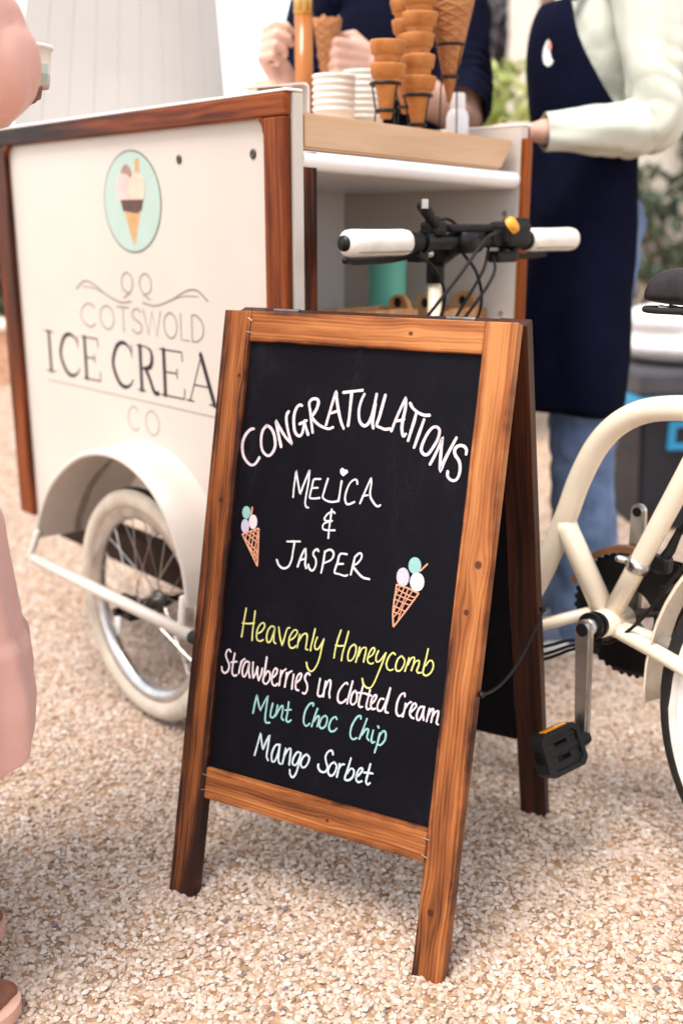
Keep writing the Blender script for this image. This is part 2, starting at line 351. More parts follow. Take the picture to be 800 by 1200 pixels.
def at(px, py, Y):
    """the place, at distance Y in front of the camera, that a pixel of the 800x1200 photograph looks at"""
    cp, sp = math.cos(PITCH), math.sin(PITCH)
    d = Vector((0, cp, -sp))+Vector((1, 0, 0))*((px-400)/FPX)+Vector((0, sp, cp))*((600-py)/FPX)
    return Vector((0, 0, H_CAM))+d*(Y/d.y)
STROKES = {
'congratulations': [[[-1533,6869],[-1576,6861],[-1637,6807],[-1684,6718],[-1697,6611],[-1671,6497],[-1617,6418],[-1536,6363],[-1474,6369],[-1430,6416],[-1396,6478]],[[-1331,6933],[-1384,6861],[-1400,6745],[-1375,6611],[-1322,6542],[-1258,6517],[-1202,6554],[-1164,6642],[-1170,6735],[-1206,6836],[-1268,6909],[-1331,6933]],[[-1065,6662],[-1114,6792],[-1160,6923],[-1195,7014],[-1195,7014],[-1097,6897],[-1001,6792],[-896,6715],[-896,6715],[-941,6798],[-991,6917],[-1025,7038],[-1026,7111],[-1002,7154]],[[-800,7252],[-841,7260],[-889,7204],[-910,7100],[-898,6977],[-863,6877],[-803,6835],[-760,6866],[-745,6939],[-736,7026],[-735,7053]],[[-811,6999],[-766,7023],[-707,7055]],[[-736,7022],[-698,6943],[-661,6869]],[[-593,6902],[-627,7031],[-660,7172],[-692,7292],[-653,7352],[-589,7361],[-552,7323],[-568,7230],[-606,7156],[-629,7109],[-545,7034],[-448,6990],[-353,6974],[-292,7000]],[[-400,7021],[-367,7186],[-330,7360],[-299,7484],[-299,7484],[-274,7365],[-219,7188],[-171,7071],[-128,6998]],[[-337,7188],[-257,7221]],[[-185,7478],[-53,7502],[92,7528]],[[-63,7491],[-62,7301],[-62,7160],[-66,7044]],[[127,7479],[93,7393],[72,7271],[86,7153],[123,7086],[181,7061],[232,7102],[270,7208],[291,7349],[307,7492]],[[304,7369],[296,7210],[290,7111],[310,7043]],[[434,7488],[410,7358],[381,7198],[355,7086],[413,7058],[480,7042],[551,7054]],[[576,7027],[617,7168],[673,7330],[730,7477],[730,7477],[740,7345],[722,7187],[721,7069],[751,6978],[786,7007]],[[618,7162],[681,7176],[736,7198]],[[802,7408],[841,7353],[921,7301],[1009,7273],[1086,7276]],[[901,7290],[883,7181],[853,7042],[828,6923]],[[1020,7216],[988,7093],[952,6954],[923,6844]],[[1202,7141],[1143,7117],[1080,7024],[1033,6893],[1028,6815],[1075,6767],[1130,6781],[1192,6880],[1241,6990],[1249,7097],[1202,7141]],[[1171,6651],[1225,6777],[1271,6907],[1300,7015],[1300,7015],[1301,6871],[1307,6698],[1322,6574],[1322,6574],[1358,6703],[1421,6863],[1490,7023]],[[1645,6828],[1642,6885],[1597,6928],[1526,6922],[1486,6870],[1500,6804],[1559,6734],[1585,6650],[1581,6554],[1548,6489],[1488,6477],[1431,6519],[1423,6585]]],
'melica': [[[-794,5990],[-797,6120],[-791,6266],[-790,6359],[-790,6359],[-751,6229],[-713,6109],[-689,6046],[-689,6046],[-650,6179],[-607,6307],[-581,6392],[-581,6392],[-578,6228],[-594,6041],[-598,5937],[-575,5882],[-539,5876]],[[-399,6285],[-463,6278],[-503,6261],[-516,6173],[-532,6069],[-530,6011],[-455,6012],[-382,6029]],[[-499,6150],[-426,6163]],[[-285,6301],[-305,6218],[-324,6124],[-335,6041],[-268,6002],[-176,5998],[-88,6023]],[[-74,6294],[-81,6202],[-85,6101],[-92,6019]],[[164,6281],[148,6325],[113,6335],[52,6278],[13,6173],[2,6070],[28,6003],[74,5998],[148,6037]],[[232,6028],[278,6163],[328,6309],[356,6382],[356,6382],[367,6314],[363,6193],[384,6116],[447,6044],[494,6019],[531,6040]],[[260,6131],[335,6150]]],
'heart': [[[-59,6357],[-104,6392],[-114,6442],[-84,6471],[-52,6452],[-14,6452],[6,6418],[-28,6386]]],
'ampersand': [[[-129,5851],[-161,5868],[-226,5835],[-275,5762],[-248,5730],[-157,5742]],[[-157,5742],[-256,5703],[-290,5657],[-273,5612],[-199,5608],[-102,5621]],[[-180,5896],[-183,5763],[-189,5619],[-186,5503]]],
'jasper': [[[-817,5369],[-722,5382],[-613,5397]],[[-698,5375],[-708,5259],[-717,5133],[-753,5033],[-832,4990],[-908,5021],[-953,5094]],[[-612,5048],[-579,5174],[-544,5272],[-518,5317],[-518,5317],[-501,5206],[-500,5102],[-477,5048]],[[-587,5141],[-508,5174]],[[-313,5305],[-339,5328],[-382,5295],[-388,5243],[-347,5197],[-332,5127],[-353,5052],[-390,5025],[-436,5060],[-448,5100]],[[-240,5017],[-225,5143],[-215,5319]],[[-214,5309],[-157,5348],[-98,5336],[-79,5277],[-117,5210],[-215,5155]],[[120,5326],[19,5311],[-8,5195],[-37,5058],[28,5042],[121,5031],[157,5047]],[[-6,5175],[79,5188]],[[208,5061],[226,5189],[242,5303]],[[242,5303],[295,5361],[334,5357],[337,5297],[279,5217],[226,5189],[291,5118],[388,5052],[489,5043]]],
'heavenly': [[[-1365,4339],[-1381,4164],[-1389,4009],[-1395,3925]],[[-1215,4326],[-1219,4173],[-1224,4019],[-1217,3906]],[[-1403,4122],[-1314,4128],[-1206,4156]],[[-1146,4014],[-1084,4053],[-1038,4128],[-1050,4174],[-1087,4176],[-1135,4111],[-1156,4012],[-1136,3930],[-1080,3921],[-1039,3947]],[[-878,4156],[-932,4156],[-978,4082],[-988,3985],[-959,3924],[-919,3950],[-887,4051],[-870,4148],[-875,4043],[-864,3951],[-829,3929]],[[-810,4168],[-778,4042],[-727,3923],[-727,3923],[-702,4037],[-674,4164],[-634,4190]],[[-614,4015],[-555,4063],[-511,4137],[-525,4171],[-567,4164],[-620,4070],[-626,3975],[-591,3916],[-539,3926],[-511,3959]],[[-487,3935],[-478,4040],[-467,4126]],[[-476,4021],[-425,4124],[-375,4152],[-350,4119],[-352,4007],[-351,3942],[-315,3939]],[[-240,4244],[-256,4117],[-274,4003],[-276,3933]],[[-192,4138],[-217,4050],[-212,3977],[-166,3976],[-123,4049],[-91,4128]],[[-91,4128],[-109,4014],[-124,3882],[-152,3766],[-203,3672],[-254,3653],[-301,3700],[-319,3761]],[[154,4297],[116,4137],[97,4010],[91,3902]],[[267,4297],[241,4139],[213,3990],[207,3887]],[[93,4075],[157,4078],[223,4095]],[[369,4142],[315,4081],[294,3975],[313,3907],[363,3927],[402,4016],[402,4107],[369,4142]],[[422,3907],[442,4023],[457,4117]],[[449,3994],[492,4104],[546,4124],[552,4074],[540,3981],[535,3929]],[[600,4002],[654,4053],[679,4118],[654,4144],[616,4096],[589,4000],[601,3941],[647,3926],[678,3946]],[[734,4118],[710,4043],[718,3974],[761,3982],[808,4051],[844,4113]],[[844,4113],[815,3992],[768,3832],[720,3681],[674,3607],[608,3602],[562,3649],[544,3707]],[[981,4114],[940,4130],[893,4068],[868,3972],[891,3906],[936,3895],[970,3916]],[[1071,4117],[1024,4062],[1003,3968],[1020,3912],[1069,3915],[1109,3979],[1121,4061],[1071,4117]],[[1141,3925],[1163,4029],[1180,4108]],[[1170,4010],[1211,4108],[1252,4122],[1251,4046],[1230,3952]],[[1234,3973],[1269,4069],[1319,4098],[1326,4040],[1307,3967],[1327,3938],[1368,3950]],[[1430,4277],[1417,4157],[1400,4035],[1396,3945],[1445,3925],[1502,3976],[1527,4060],[1505,4124],[1463,4122],[1420,4049]]],
'strawberries': [[[-1549,3679],[-1578,3706],[-1615,3678],[-1625,3611],[-1593,3551],[-1552,3483],[-1563,3405],[-1614,3358],[-1663,3386],[-1674,3438]],[[-1480,3670],[-1490,3539],[-1493,3397],[-1455,3350],[-1412,3370]],[[-1522,3532],[-1429,3559]],[[-1380,3398],[-1371,3497],[-1360,3574]],[[-1371,3497],[-1344,3588],[-1305,3621]],[[-1245,3596],[-1293,3576],[-1324,3484],[-1316,3389],[-1277,3375],[-1242,3468],[-1224,3589],[-1223,3471],[-1194,3376]],[[-1163,3601],[-1157,3484],[-1138,3381]],[[-1138,3381],[-1104,3452],[-1083,3552]],[[-1083,3552],[-1073,3447],[-1044,3363]],[[-1044,3363],[-1013,3459],[-1004,3546]],[[-950,3716],[-958,3576],[-967,3447],[-970,3361],[-918,3339],[-870,3412],[-875,3497],[-915,3521],[-955,3449]],[[-832,3441],[-782,3494],[-761,3561],[-793,3587],[-825,3528],[-837,3419],[-809,3350],[-761,3349],[-740,3381]],[[-709,3360],[-703,3478],[-702,3573]],[[-706,3466],[-676,3557],[-627,3609]],[[-617,3357],[-610,3464],[-609,3559]],[[-611,3453],[-580,3555],[-530,3600]],[[-497,3560],[-503,3454],[-503,3353]],[[-447,3444],[-395,3507],[-375,3574],[-405,3589],[-441,3529],[-453,3432],[-438,3362],[-396,3353]],[[-246,3599],[-279,3620],[-313,3576],[-314,3523],[-277,3468],[-264,3397],[-291,3329],[-327,3332]],[[-83,3582],[-94,3449],[-94,3354],[-47,3340],[-12,3383]],[[-8,3348],[-2,3480],[7,3560]],[[-1,3445],[40,3567],[75,3583],[84,3509],[77,3413],[92,3350]],[[338,3589],[315,3603],[269,3558],[216,3454],[216,3347],[259,3314],[312,3344],[341,3385]],[[409,3645],[389,3524],[367,3391],[361,3326]],[[461,3527],[421,3472],[408,3364],[443,3329],[489,3381],[493,3475],[461,3527]],[[569,3631],[550,3510],[531,3366],[555,3320],[592,3332]],[[507,3506],[621,3518]],[[676,3583],[658,3463],[645,3355],[670,3314],[706,3333]],[[621,3513],[703,3505]],[[712,3393],[756,3448],[778,3511],[752,3524],[716,3463],[708,3380],[739,3329],[780,3349]],[[888,3499],[839,3489],[807,3401],[820,3334],[869,3340],[909,3423],[940,3544],[963,3664]],[[963,3664],[947,3523],[924,3403],[932,3335],[970,3332]],[[1181,3594],[1169,3633],[1123,3605],[1086,3506],[1080,3390],[1107,3327],[1156,3332],[1187,3378]],[[1181,3324],[1199,3438],[1203,3507]],[[1199,3438],[1244,3516],[1278,3541]],[[1282,3399],[1325,3453],[1355,3505],[1327,3533],[1296,3492],[1275,3397],[1301,3345],[1339,3335]],[[1451,3514],[1405,3493],[1375,3396],[1388,3330],[1423,3338],[1453,3435],[1467,3517]],[[1467,3517],[1462,3414],[1478,3343]],[[1520,3336],[1533,3429],[1542,3511]],[[1534,3418],[1572,3505],[1597,3495],[1590,3408],[1584,3339]],[[1587,3396],[1629,3484],[1668,3492],[1663,3401],[1658,3344],[1684,3327]]],
'mint': [[[-1083,2888],[-1068,3030],[-1050,3152],[-1050,3152],[-1012,3042],[-969,2948],[-969,2948],[-920,3074],[-870,3181],[-870,3181],[-877,3028],[-880,2863],[-857,2799],[-801,2811]],[[-781,3090],[-799,2976],[-795,2895],[-749,2897],[-718,2953]],[[-715,2926],[-709,3009],[-701,3079]],[[-705,2955],[-653,3062],[-618,3083],[-614,3002],[-620,2919],[-586,2894]],[[-531,3161],[-533,3019],[-542,2909],[-508,2883],[-466,2920]],[[-572,3038],[-483,3063]],[[-147,3183],[-151,3222],[-209,3196],[-264,3077],[-269,2941],[-224,2889],[-169,2936]],[[-76,3165],[-109,3043],[-138,2902]],[[-113,2975],[-63,3061],[-37,3045],[-53,2921]],[[52,3099],[-1,3039],[-22,2941],[20,2910],[74,2962],[86,3058],[52,3099]],[[231,3082],[204,3110],[151,3059],[125,2960],[155,2900],[212,2918],[246,2960]],[[585,3166],[572,3203],[519,3165],[462,3034],[456,2914],[497,2865],[556,2897]],[[674,3186],[635,3033],[594,2892]],[[625,2952],[677,3042],[712,3037],[704,2938],[736,2903]],[[784,3053],[770,2932],[787,2883],[822,2904]],[[844,3123],[858,3103]],[[883,3035],[865,2901],[838,2764]],[[870,2975],[924,3071],[965,3054],[965,2963],[910,2880],[861,2887]]],
'mango': [[[-989,2299],[-959,2459],[-926,2632],[-926,2632],[-894,2501],[-865,2411],[-865,2411],[-825,2531],[-781,2637],[-781,2637],[-787,2470],[-795,2331],[-764,2277]],[[-613,2538],[-672,2510],[-714,2391],[-702,2284],[-656,2294],[-617,2413],[-601,2540]],[[-601,2540],[-606,2402],[-594,2295],[-560,2276]],[[-530,2283],[-514,2410],[-504,2508]],[[-518,2395],[-463,2504],[-424,2513],[-421,2404],[-423,2295]],[[-263,2496],[-318,2496],[-368,2403],[-371,2321],[-318,2319],[-277,2411],[-257,2497]],[[-257,2497],[-275,2343],[-304,2200],[-349,2135],[-393,2165],[-406,2230]],[[-172,2503],[-221,2451],[-246,2350],[-204,2306],[-149,2360],[-122,2461],[-172,2503]],[[230,2596],[207,2639],[159,2620],[123,2545],[138,2468],[170,2395],[134,2325],[66,2322],[24,2374],[28,2410]],[[262,2497],[209,2445],[182,2345],[227,2296],[280,2341],[304,2441],[262,2497]],[[323,2304],[339,2422],[342,2490]],[[339,2422],[373,2483],[414,2501]],[[504,2607],[482,2496],[453,2370],[447,2302],[505,2303],[561,2369],[566,2450],[515,2464],[472,2387]],[[613,2374],[663,2434],[691,2493],[660,2507],[624,2451],[609,2354],[643,2310],[698,2336]],[[796,2597],[775,2461],[759,2351],[787,2311],[818,2340]],[[718,2460],[844,2477]]],
'scoop_mint_L': [[[-1452,5695],[-1454,5655],[-1469,5621],[-1494,5600],[-1524,5597],[-1553,5611],[-1575,5639],[-1587,5678],[-1584,5718],[-1569,5751],[-1544,5772],[-1514,5775],[-1485,5761],[-1463,5733]]],
'scoop_lav_L': [[[-1452,5500],[-1453,5455],[-1467,5418],[-1491,5394],[-1521,5390],[-1550,5407],[-1572,5440],[-1584,5483],[-1582,5528],[-1568,5566],[-1544,5589],[-1515,5593],[-1486,5577],[-1463,5544]]],
'scoop_pink_L': [[[-1328,5577],[-1329,5532],[-1343,5495],[-1368,5472],[-1398,5468],[-1427,5484],[-1450,5517],[-1462,5560],[-1460,5605],[-1445,5643],[-1421,5666],[-1391,5669],[-1362,5653],[-1339,5620]]],
'cone_L': [[[-1429,5770],[-1434,5666]],[[-1547,5372],[-1291,5491]],[[-1291,5491],[-1269,5240],[-1253,4964]],[[-1547,5372],[-1436,5217],[-1253,4964]],[[-1485,5399],[-1273,5276]],[[-1417,5426],[-1278,5348]],[[-1357,5458],[-1284,5420]],[[-1513,5328],[-1266,5156]],[[-1469,5261],[-1255,5060]],[[-1478,5400],[-1488,5301]],[[-1410,5421],[-1429,5218]],[[-1356,5446],[-1378,5152]],[[-1298,5430],[-1327,5074]],[[-1271,5288],[-1295,5042]]],
'scoop_mint_R': [[[1203,5331],[1200,5282],[1180,5240],[1147,5213],[1107,5207],[1069,5223],[1039,5258],[1025,5304],[1028,5354],[1048,5396],[1081,5423],[1121,5428],[1159,5412],[1189,5377]]],
'scoop_lav_R': [[[1054,5158],[1052,5103],[1032,5055],[999,5026],[959,5019],[919,5038],[889,5077],[874,5130],[876,5186],[896,5233],[930,5262],[970,5268],[1009,5250],[1039,5210]]],
'scoop_pink_R': [[[1272,5126],[1269,5071],[1246,5024],[1208,4994],[1164,4986],[1120,5004],[1087,5043],[1070,5095],[1074,5150],[1097,5198],[1135,5228],[1180,5235],[1223,5217],[1256,5178]]],
'cone_R': [[[1287,5364],[1200,5261]],[[891,5033],[1047,5012],[1211,4965]],[[1211,4965],[1074,4734],[914,4479]],[[891,5033],[880,4769],[883,4633],[908,4478]],[[942,5018],[881,4861],[877,4792]],[[1004,5017],[922,4776],[891,4669]],[[1061,5003],[972,4717],[899,4602]],[[1118,4978],[1020,4781],[969,4591]],[[888,4907],[970,4887],[1133,4856]],[[884,4838],[1004,4813],[1104,4795]],[[888,4748],[990,4720],[1041,4705]],[[898,4977],[1089,4917],[1163,4907]],[[891,4669],[986,4651]]],
}

from mathutils import noise as mnoise
# ================================================================ GROUND
def ground_mat(name, bumpy=0.6):
    m, t, b = new_mat(name, 0.9)
    v = coords(t)
    vo = t.nodes.new('ShaderNodeTexVoronoi'); vo.inputs['Scale'].default_value = 85; t.links.new(v, vo.inputs['Vector'])
    sep = t.nodes.new('ShaderNodeSeparateColor'); t.links.new(vo.outputs['Color'], sep.inputs[0])
    c1 = ramp(t, sep.outputs[0], [(0.0, (0.22, 0.12, 0.06)), (0.35, (0.33, 0.20, 0.11)), (0.7, (0.46, 0.32, 0.21)), (1.0, (0.60, 0.46, 0.35))])
    n = noise(t, v, 1.6, 6, 0.65)
    c2 = mix(t, ramp(t, n, [(0.42, (0, 0, 0)), (0.72, (0.75, 0.75, 0.75))]), c1, (0.33, 0.22, 0.14))
    t.links.new(c2, b.inputs['Base Color'])
    bump(t, b, math_n(t, 'SUBTRACT', 1.0, vo.outputs['Distance']), bumpy, 0.006)
    return m

bm = B()
xs = [-400, -60, -12, -4, -1.5, 0, 1.5, 4, 12, 60, 400]; ys = [-60, -8, -2, 0, 1, 2, 4, 8, 20, 80, 900]
gv = [[bm.verts.new((x, y, 0)) for x in xs] for y in ys]
for i in range(len(ys)-1):
    for j in range(len(xs)-1): bm.faces.new((gv[i][j], gv[i][j+1], gv[i+1][j+1], gv[i+1][j]))
ground = obj('ground', bm, ground_mat('gravel_drive'))
tag(ground, 'pale gravel drive', 'ground', kind='structure')

def stone_mat():
    m, t, b = new_mat('limestone_chips', 0.85)
    oi = t.nodes.new('ShaderNodeObjectInfo')
    v = coords(t, off=(0, 0, 0))
    c = ramp(t, oi.outputs['Random'], [(0.0, (0.30, 0.175, 0.115)), (0.05, (0.50, 0.345, 0.255)), (0.20, (0.61, 0.465, 0.385)), (0.45, (0.67, 0.53, 0.45)),
                                      (0.70, (0.705, 0.575, 0.495)), (0.92, (0.76, 0.65, 0.575)), (1.0, (0.82, 0.75, 0.68))])
    odd = ramp(t, oi.outputs['Random'], [(0.0, (0, 0, 0)), (0.600, (0, 0, 0)), (0.601, (1, 1, 1)), (0.612, (1, 1, 1)), (0.613, (0, 0, 0)), (1, (0, 0, 0))], 'CONSTANT')
    c = mix(t, odd, c, (0.22, 0.18, 0.19))
    odd2 = ramp(t, oi.outputs['Random'], [(0.0, (0, 0, 0)), (0.300, (0, 0, 0)), (0.301, (1, 1, 1)), (0.308, (1, 1, 1)), (0.309, (0, 0, 0)), (1, (0, 0, 0))], 'CONSTANT')
    c = mix(t, odd2, c, (0.52, 0.26, 0.12))
    f = noise(t, v, 3.0, 5, 0.6)
    c = mix(t, 0.35, c, ramp(t, f, [(0.3, (0.36, 0.26, 0.19)), (0.7, (0.80, 0.72, 0.62))]), 'SOFT_LIGHT')
    # earthy patches where the drive is worn through
    g = t.nodes.new('ShaderNodeNewGeometry')
    pn = noise(t, g.outputs['Position'], 2.6, 4, 0.6)
    c = mix(t, ramp(t, pn, [(0.56, (0, 0, 0)), (0.70, (0.55, 0.55, 0.55))]), c, (0.40, 0.27, 0.17))
    t.links.new(c, b.inputs['Base Color'])
    bump(t, b, noise(t, v, 9.0, 4), 0.5, 0.15)
    return m
SM = stone_mat()
pcol = bpy.data.collections.new('stone_shapes')
rs = random.Random(3)
for k in range(12):
    bm = B(); bmesh.ops.create_icosphere(bm, subdivisions=2, radius=0.5)
    cuts = []
    for q in range(rs.randint(7, 11)):
        d = Vector((rs.gauss(0, 1), rs.gauss(0, 1), rs.gauss(0, 1))).normalized(); cuts.append((d, rs.uniform(0.22, 0.38)))
    for v_ in bm.verts:
        for (d, h) in cuts:
            e = v_.co.dot(d)-h
            if e > 0: v_.co -= d*e*0.97
        v_.co += Vector((rs.uniform(-1, 1), rs.uniform(-1, 1), rs.uniform(-1, 1)))*0.008
    sc_ = Vector((rs.uniform(0.95, 1.25), rs.uniform(0.8, 1.05), rs.uniform(0.5, 0.68)))
    for v_ in bm.verts: v_.co = Vector((v_.co.x*sc_.x, v_.co.y*sc_.y, v_.co.z*sc_.z))
    me = bpy.data.meshes.new('chip'); bm.to_mesh(me); bm.free(); me.materials.append(SM)
    o = bpy.data.objects.new('chip', me); pcol.objects.link(o)

bm = B()
gx0, gx1, gy0, gy1, st_ = -4.2, 4.2, 0.35, 9.0, 0.07
nx, ny = int((gx1-gx0)/st_), int((gy1-gy0)/st_)
vv = [[bm.verts.new((gx0+i*st_, gy0+j*st_, 0.0)) for i in range(nx+1)] for j in range(ny+1)]
for j in range(ny):
    for i in range(nx): bm.faces.new((vv[j][i], vv[j][i+1], vv[j+1][i+1], vv[j+1][i]))
gravel = obj('gravel', bm, SM)
tag(gravel, 'loose pale limestone gravel scattered over the drive', 'gravel', kind='stuff')
at_ = gravel.data.attributes.new('dens', 'FLOAT', 'POINT'); asz = gravel.data.attributes.new('size', 'FLOAT', 'POINT')
for k, v_ in enumerate(gravel.data.vertices):
    x, y = v_.co.x, v_.co.y
    half = 0.42+0.36*y
    if y < 2.3: dn = 34000 if abs(x) < half+0.35 else 2500
    elif y < 3.6: dn = 14000 if abs(x) < half+0.4 else 1500
    elif y < 6: dn = 4200 if abs(x) < half+0.4 else 800
    else: dn = 2600 if abs(x) < half+0.4 else 500
    pn_ = mnoise.noise(Vector((x*1.9+3.1, y*1.9, 0.3)))+0.6*mnoise.noise(Vector((x*5.3, y*5.3+1.7, 2.0)))
    dn *= max(0.30, min(1.0, 1.02-1.5*max(0.0, pn_-0.34)))
    at_.data[k].value = dn
    asz.data[k].value = 1.0 if y < 2.3 else (1.25 if y < 3.6 else (1.7 if y < 6 else 2.3))
gt = bpy.data.node_groups.new('scatter_gravel', 'GeometryNodeTree')
gt.interface.new_socket('Geometry', in_out='INPUT', socket_type='NodeSocketGeometry')
gt.interface.new_socket('Geometry', in_out='OUTPUT', socket_type='NodeSocketGeometry')
gi = gt.nodes.new('NodeGroupInput'); go = gt.nodes.new('NodeGroupOutput')
dp = gt.nodes.new('GeometryNodeDistributePointsOnFaces'); dp.distribute_method = 'RANDOM'
na = gt.nodes.new('GeometryNodeInputNamedAttribute'); na.data_type = 'FLOAT'; na.inputs[0].default_value = 'dens'
ns = gt.nodes.new('GeometryNodeInputNamedAttribute'); ns.data_type = 'FLOAT'; ns.inputs[0].default_value = 'size'
ip = gt.nodes.new('GeometryNodeInstanceOnPoints'); ci = gt.nodes.new('GeometryNodeCollectionInfo')
ci.inputs['Collection'].default_value = pcol; ci.inputs['Separate Children'].default_value = True; ci.inputs['Reset Children'].default_value = True
ip.inputs['Pick Instance'].default_value = True
rr_ = gt.nodes.new('FunctionNodeRandomValue'); rr_.data_type = 'FLOAT_VECTOR'
rr_.inputs[0].default_value = (-0.32, -0.32, 0); rr_.inputs[1].default_value = (0.32, 0.32, 6.283)
r1 = gt.nodes.new('FunctionNodeRandomValue'); r1.data_type = 'FLOAT'; r1.inputs[2].default_value = 0.0; r1.inputs[3].default_value = 1.0; r1.inputs['Seed'].default_value = 5
pw = gt.nodes.new('ShaderNodeMath'); pw.operation = 'POWER'; pw.inputs[1].default_value = 1.5
mr = gt.nodes.new('ShaderNodeMapRange'); mr.inputs[3].default_value = 0.0052; mr.inputs[4].default_value = 0.0132
ms = gt.nodes.new('ShaderNodeMath'); ms.operation = 'MULTIPLY'
r2 = gt.nodes.new('FunctionNodeRandomValue'); r2.data_type = 'FLOAT_VECTOR'; r2.inputs[0].default_value = (0, 0, -0.001); r2.inputs[1].default_value = (0, 0, 0.0030); r2.inputs['Seed'].default_value = 9
sp_ = gt.nodes.new('GeometryNodeSetPosition')
L_ = gt.links.new
L_(gi.outputs[0], dp.inputs['Mesh']); L_(na.outputs['Attribute'], dp.inputs['Density'])
L_(dp.outputs['Points'], sp_.inputs['Geometry']); L_(r2.outputs[0], sp_.inputs['Offset'])
L_(sp_.outputs[0], ip.inputs['Points']); L_(ci.outputs[0], ip.inputs['Instance']); L_(rr_.outputs[0], ip.inputs['Rotation'])
L_(r1.outputs[1], pw.inputs[0]); L_(pw.outputs[0], mr.inputs[0]); L_(mr.outputs[0], ms.inputs[0])
# the size attribute is carried from the patch to the points
L_(ns.outputs['Attribute'], ms.inputs[1]); L_(ms.outputs[0], ip.inputs['Scale'])
L_(ip.outputs[0], go.inputs[0])
md = gravel.modifiers.new('scatter', 'NODES'); md.node_group = gt

# ================================================================ CHALKBOARD SIGN
BX, BY, BYAW, BW, BL, LEAN, ST, RT, IL, RL, RLEAN = -0.0624, 1.2397, -0.4823, 0.4317, 0.8503, 0.2278, 0.0433, 0.042, 0.612, 0.0449, 0.2626
sign = empty('chalkboard_sign', 'folding wooden A-frame chalkboard lettered with a congratulations greeting and four ice cream flavours', 'chalkboard sign',
             mat=Matrix.Translation((BX, BY, 0)) @ Matrix.Rotation(BYAW, 4, 'Z'))
FM = Matrix.Rotation(-LEAN, 4, 'X')
HZ = BL*math.cos(LEAN)
RB = BL*math.sin(LEAN)+0.054+math.tan(RLEAN)*HZ
BM_ = Matrix.Translation((0, RB, 0)) @ Matrix.Rotation(RLEAN, 4, 'X')
LR = HZ/math.cos(RLEAN)
TH = 0.021
def plank(name, w_, th, ln, mat, M, seedv, parent=sign, jag=0.0):
    bm = B(); box(bm, (0, 0, ln/2), (w_, th, ln), 0.0016)
    r_ = random.Random(seedv)
    for v_ in bm.verts: v_.co += Vector((r_.uniform(-1, 1), r_.uniform(-1, 1), r_.uniform(-1, 1)))*0.0004
    return obj(name, bm, mat, parent, M=M)
RAILX = Matrix(((0, 0, 1, 0), (0, -1, 0, 0), (1, 0, 0, 0), (0, 0, 0, 1)))     # plank Z -> board X, plank X -> board Z
wl = wood('scorched_pine', off=0.0, knots=[(0.0027, 0.5815, 0.004), (0.0125, 0.7594, 0.003)], burn_or_shade=(0.84, 0.28), zlen=BL, burn_bias=0.04, **PINE)
wr = wood('scorched_pine', off=5.3, knots=[(0.0055, 0.546, 0.006), (-0.003, 0.484, 0.0045), (-0.005, 0.09, 0.0055)], burn_or_shade=(0.60, 0.06), zlen=BL, **PINE)
wt = wood('scorched_pine', off=9.1, knots=[(0.001, 0.245, 0.0035)], burn_or_shade=(0.22, 0.14), zlen=BW, **PINE)
wb = wood('scorched_pine', off=13.7, knots=[(-0.004, 0.20, 0.003)], burn_or_shade=(0.32, 0.30), zlen=BW, **PINE)
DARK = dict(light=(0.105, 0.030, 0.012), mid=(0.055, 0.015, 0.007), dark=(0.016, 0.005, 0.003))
plank('stile', ST, TH, BL, wl, FM @ Matrix.Translation((-BW/2+ST/2, TH/2, 0)), 1)
plank('stile', ST, TH, BL, wr, FM @ Matrix.Translation((BW/2-ST/2, TH/2, 0)), 2)
plank('rail', RT, TH-0.003, BW-2*ST-0.0006, wt, FM @ Matrix.Translation((-BW/2+ST+0.0003, TH/2, BL-RT/2)) @ RAILX, 3)
zb = BL-RT-IL-RL/2
plank('rail', RL, TH-0.003, BW-2*ST-0.0006, wb, FM @ Matrix.Translation((-BW/2+ST+0.0003, TH/2, zb)) @ RAILX, 4)
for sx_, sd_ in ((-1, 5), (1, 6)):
    plank('stile', ST, TH, LR, wood('scorched_pine', off=20+sd_, burn_or_shade=(0.75, 0.45), zlen=LR, burn_bias=0.1, **DARK),
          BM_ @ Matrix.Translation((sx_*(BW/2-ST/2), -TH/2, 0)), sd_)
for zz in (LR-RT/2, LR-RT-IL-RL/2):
    plank('rail', RT, TH-0.003, BW-2*ST-0.0006, wood('scorched_pine', off=31+zz, burn_or_shade=(0.6, 0.5), zlen=BW, burn_bias=0.1, **DARK),
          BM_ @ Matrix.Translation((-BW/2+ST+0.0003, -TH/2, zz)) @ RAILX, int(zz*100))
# blackboards
def board_mat(name):
    m, t, b = new_mat(name, 0.5)
    v = coords(t)
    sm = noise(t, coords(t, (1, 1, 0.5)), 9, 6, 0.7, 1.2); fine = noise(t, v, 260, 2)
    f = math_n(t, 'ADD', math_n(t, 'MULTIPLY', sm, 0.8), math_n(t, 'MULTIPLY', fine, 0.25))
    t.links.new(ramp(t, f, [(0.35, (0.0008, 0.0007, 0.0022)), (0.60, (0.0030, 0.0028, 0.0058)), (0.78, (0.0150, 0.0140, 0.0185))]), b.inputs['Base Color'])
    mr2 = t.nodes.new('ShaderNodeMapRange'); mr2.inputs[3].default_value = 0.42; mr2.inputs[4].default_value = 0.62; t.links.new(sm, mr2.inputs[0]); t.links.new(mr2.outputs[0], b.inputs['Roughness'])
    b.inputs['Specular IOR Level'].default_value = 0.10
    bump(t, b, noise(t, v, 700, 2), 0.25, 0.0006)
    return m
BMAT = board_mat('blackboard_paint')
REC = 0.008
bm = B(); box(bm, (0, REC+0.003, BL-RT-IL/2), (BW-2*ST+0.004, 0.006, IL+0.004))
board = obj('blackboard', bm, BMAT, sign, M=FM)
bm = B(); box(bm, (0, -TH+0.001, LR-RT/2-(IL+RL)/2), (BW-2*ST-0.002, 0.006, IL+RL+0.03))
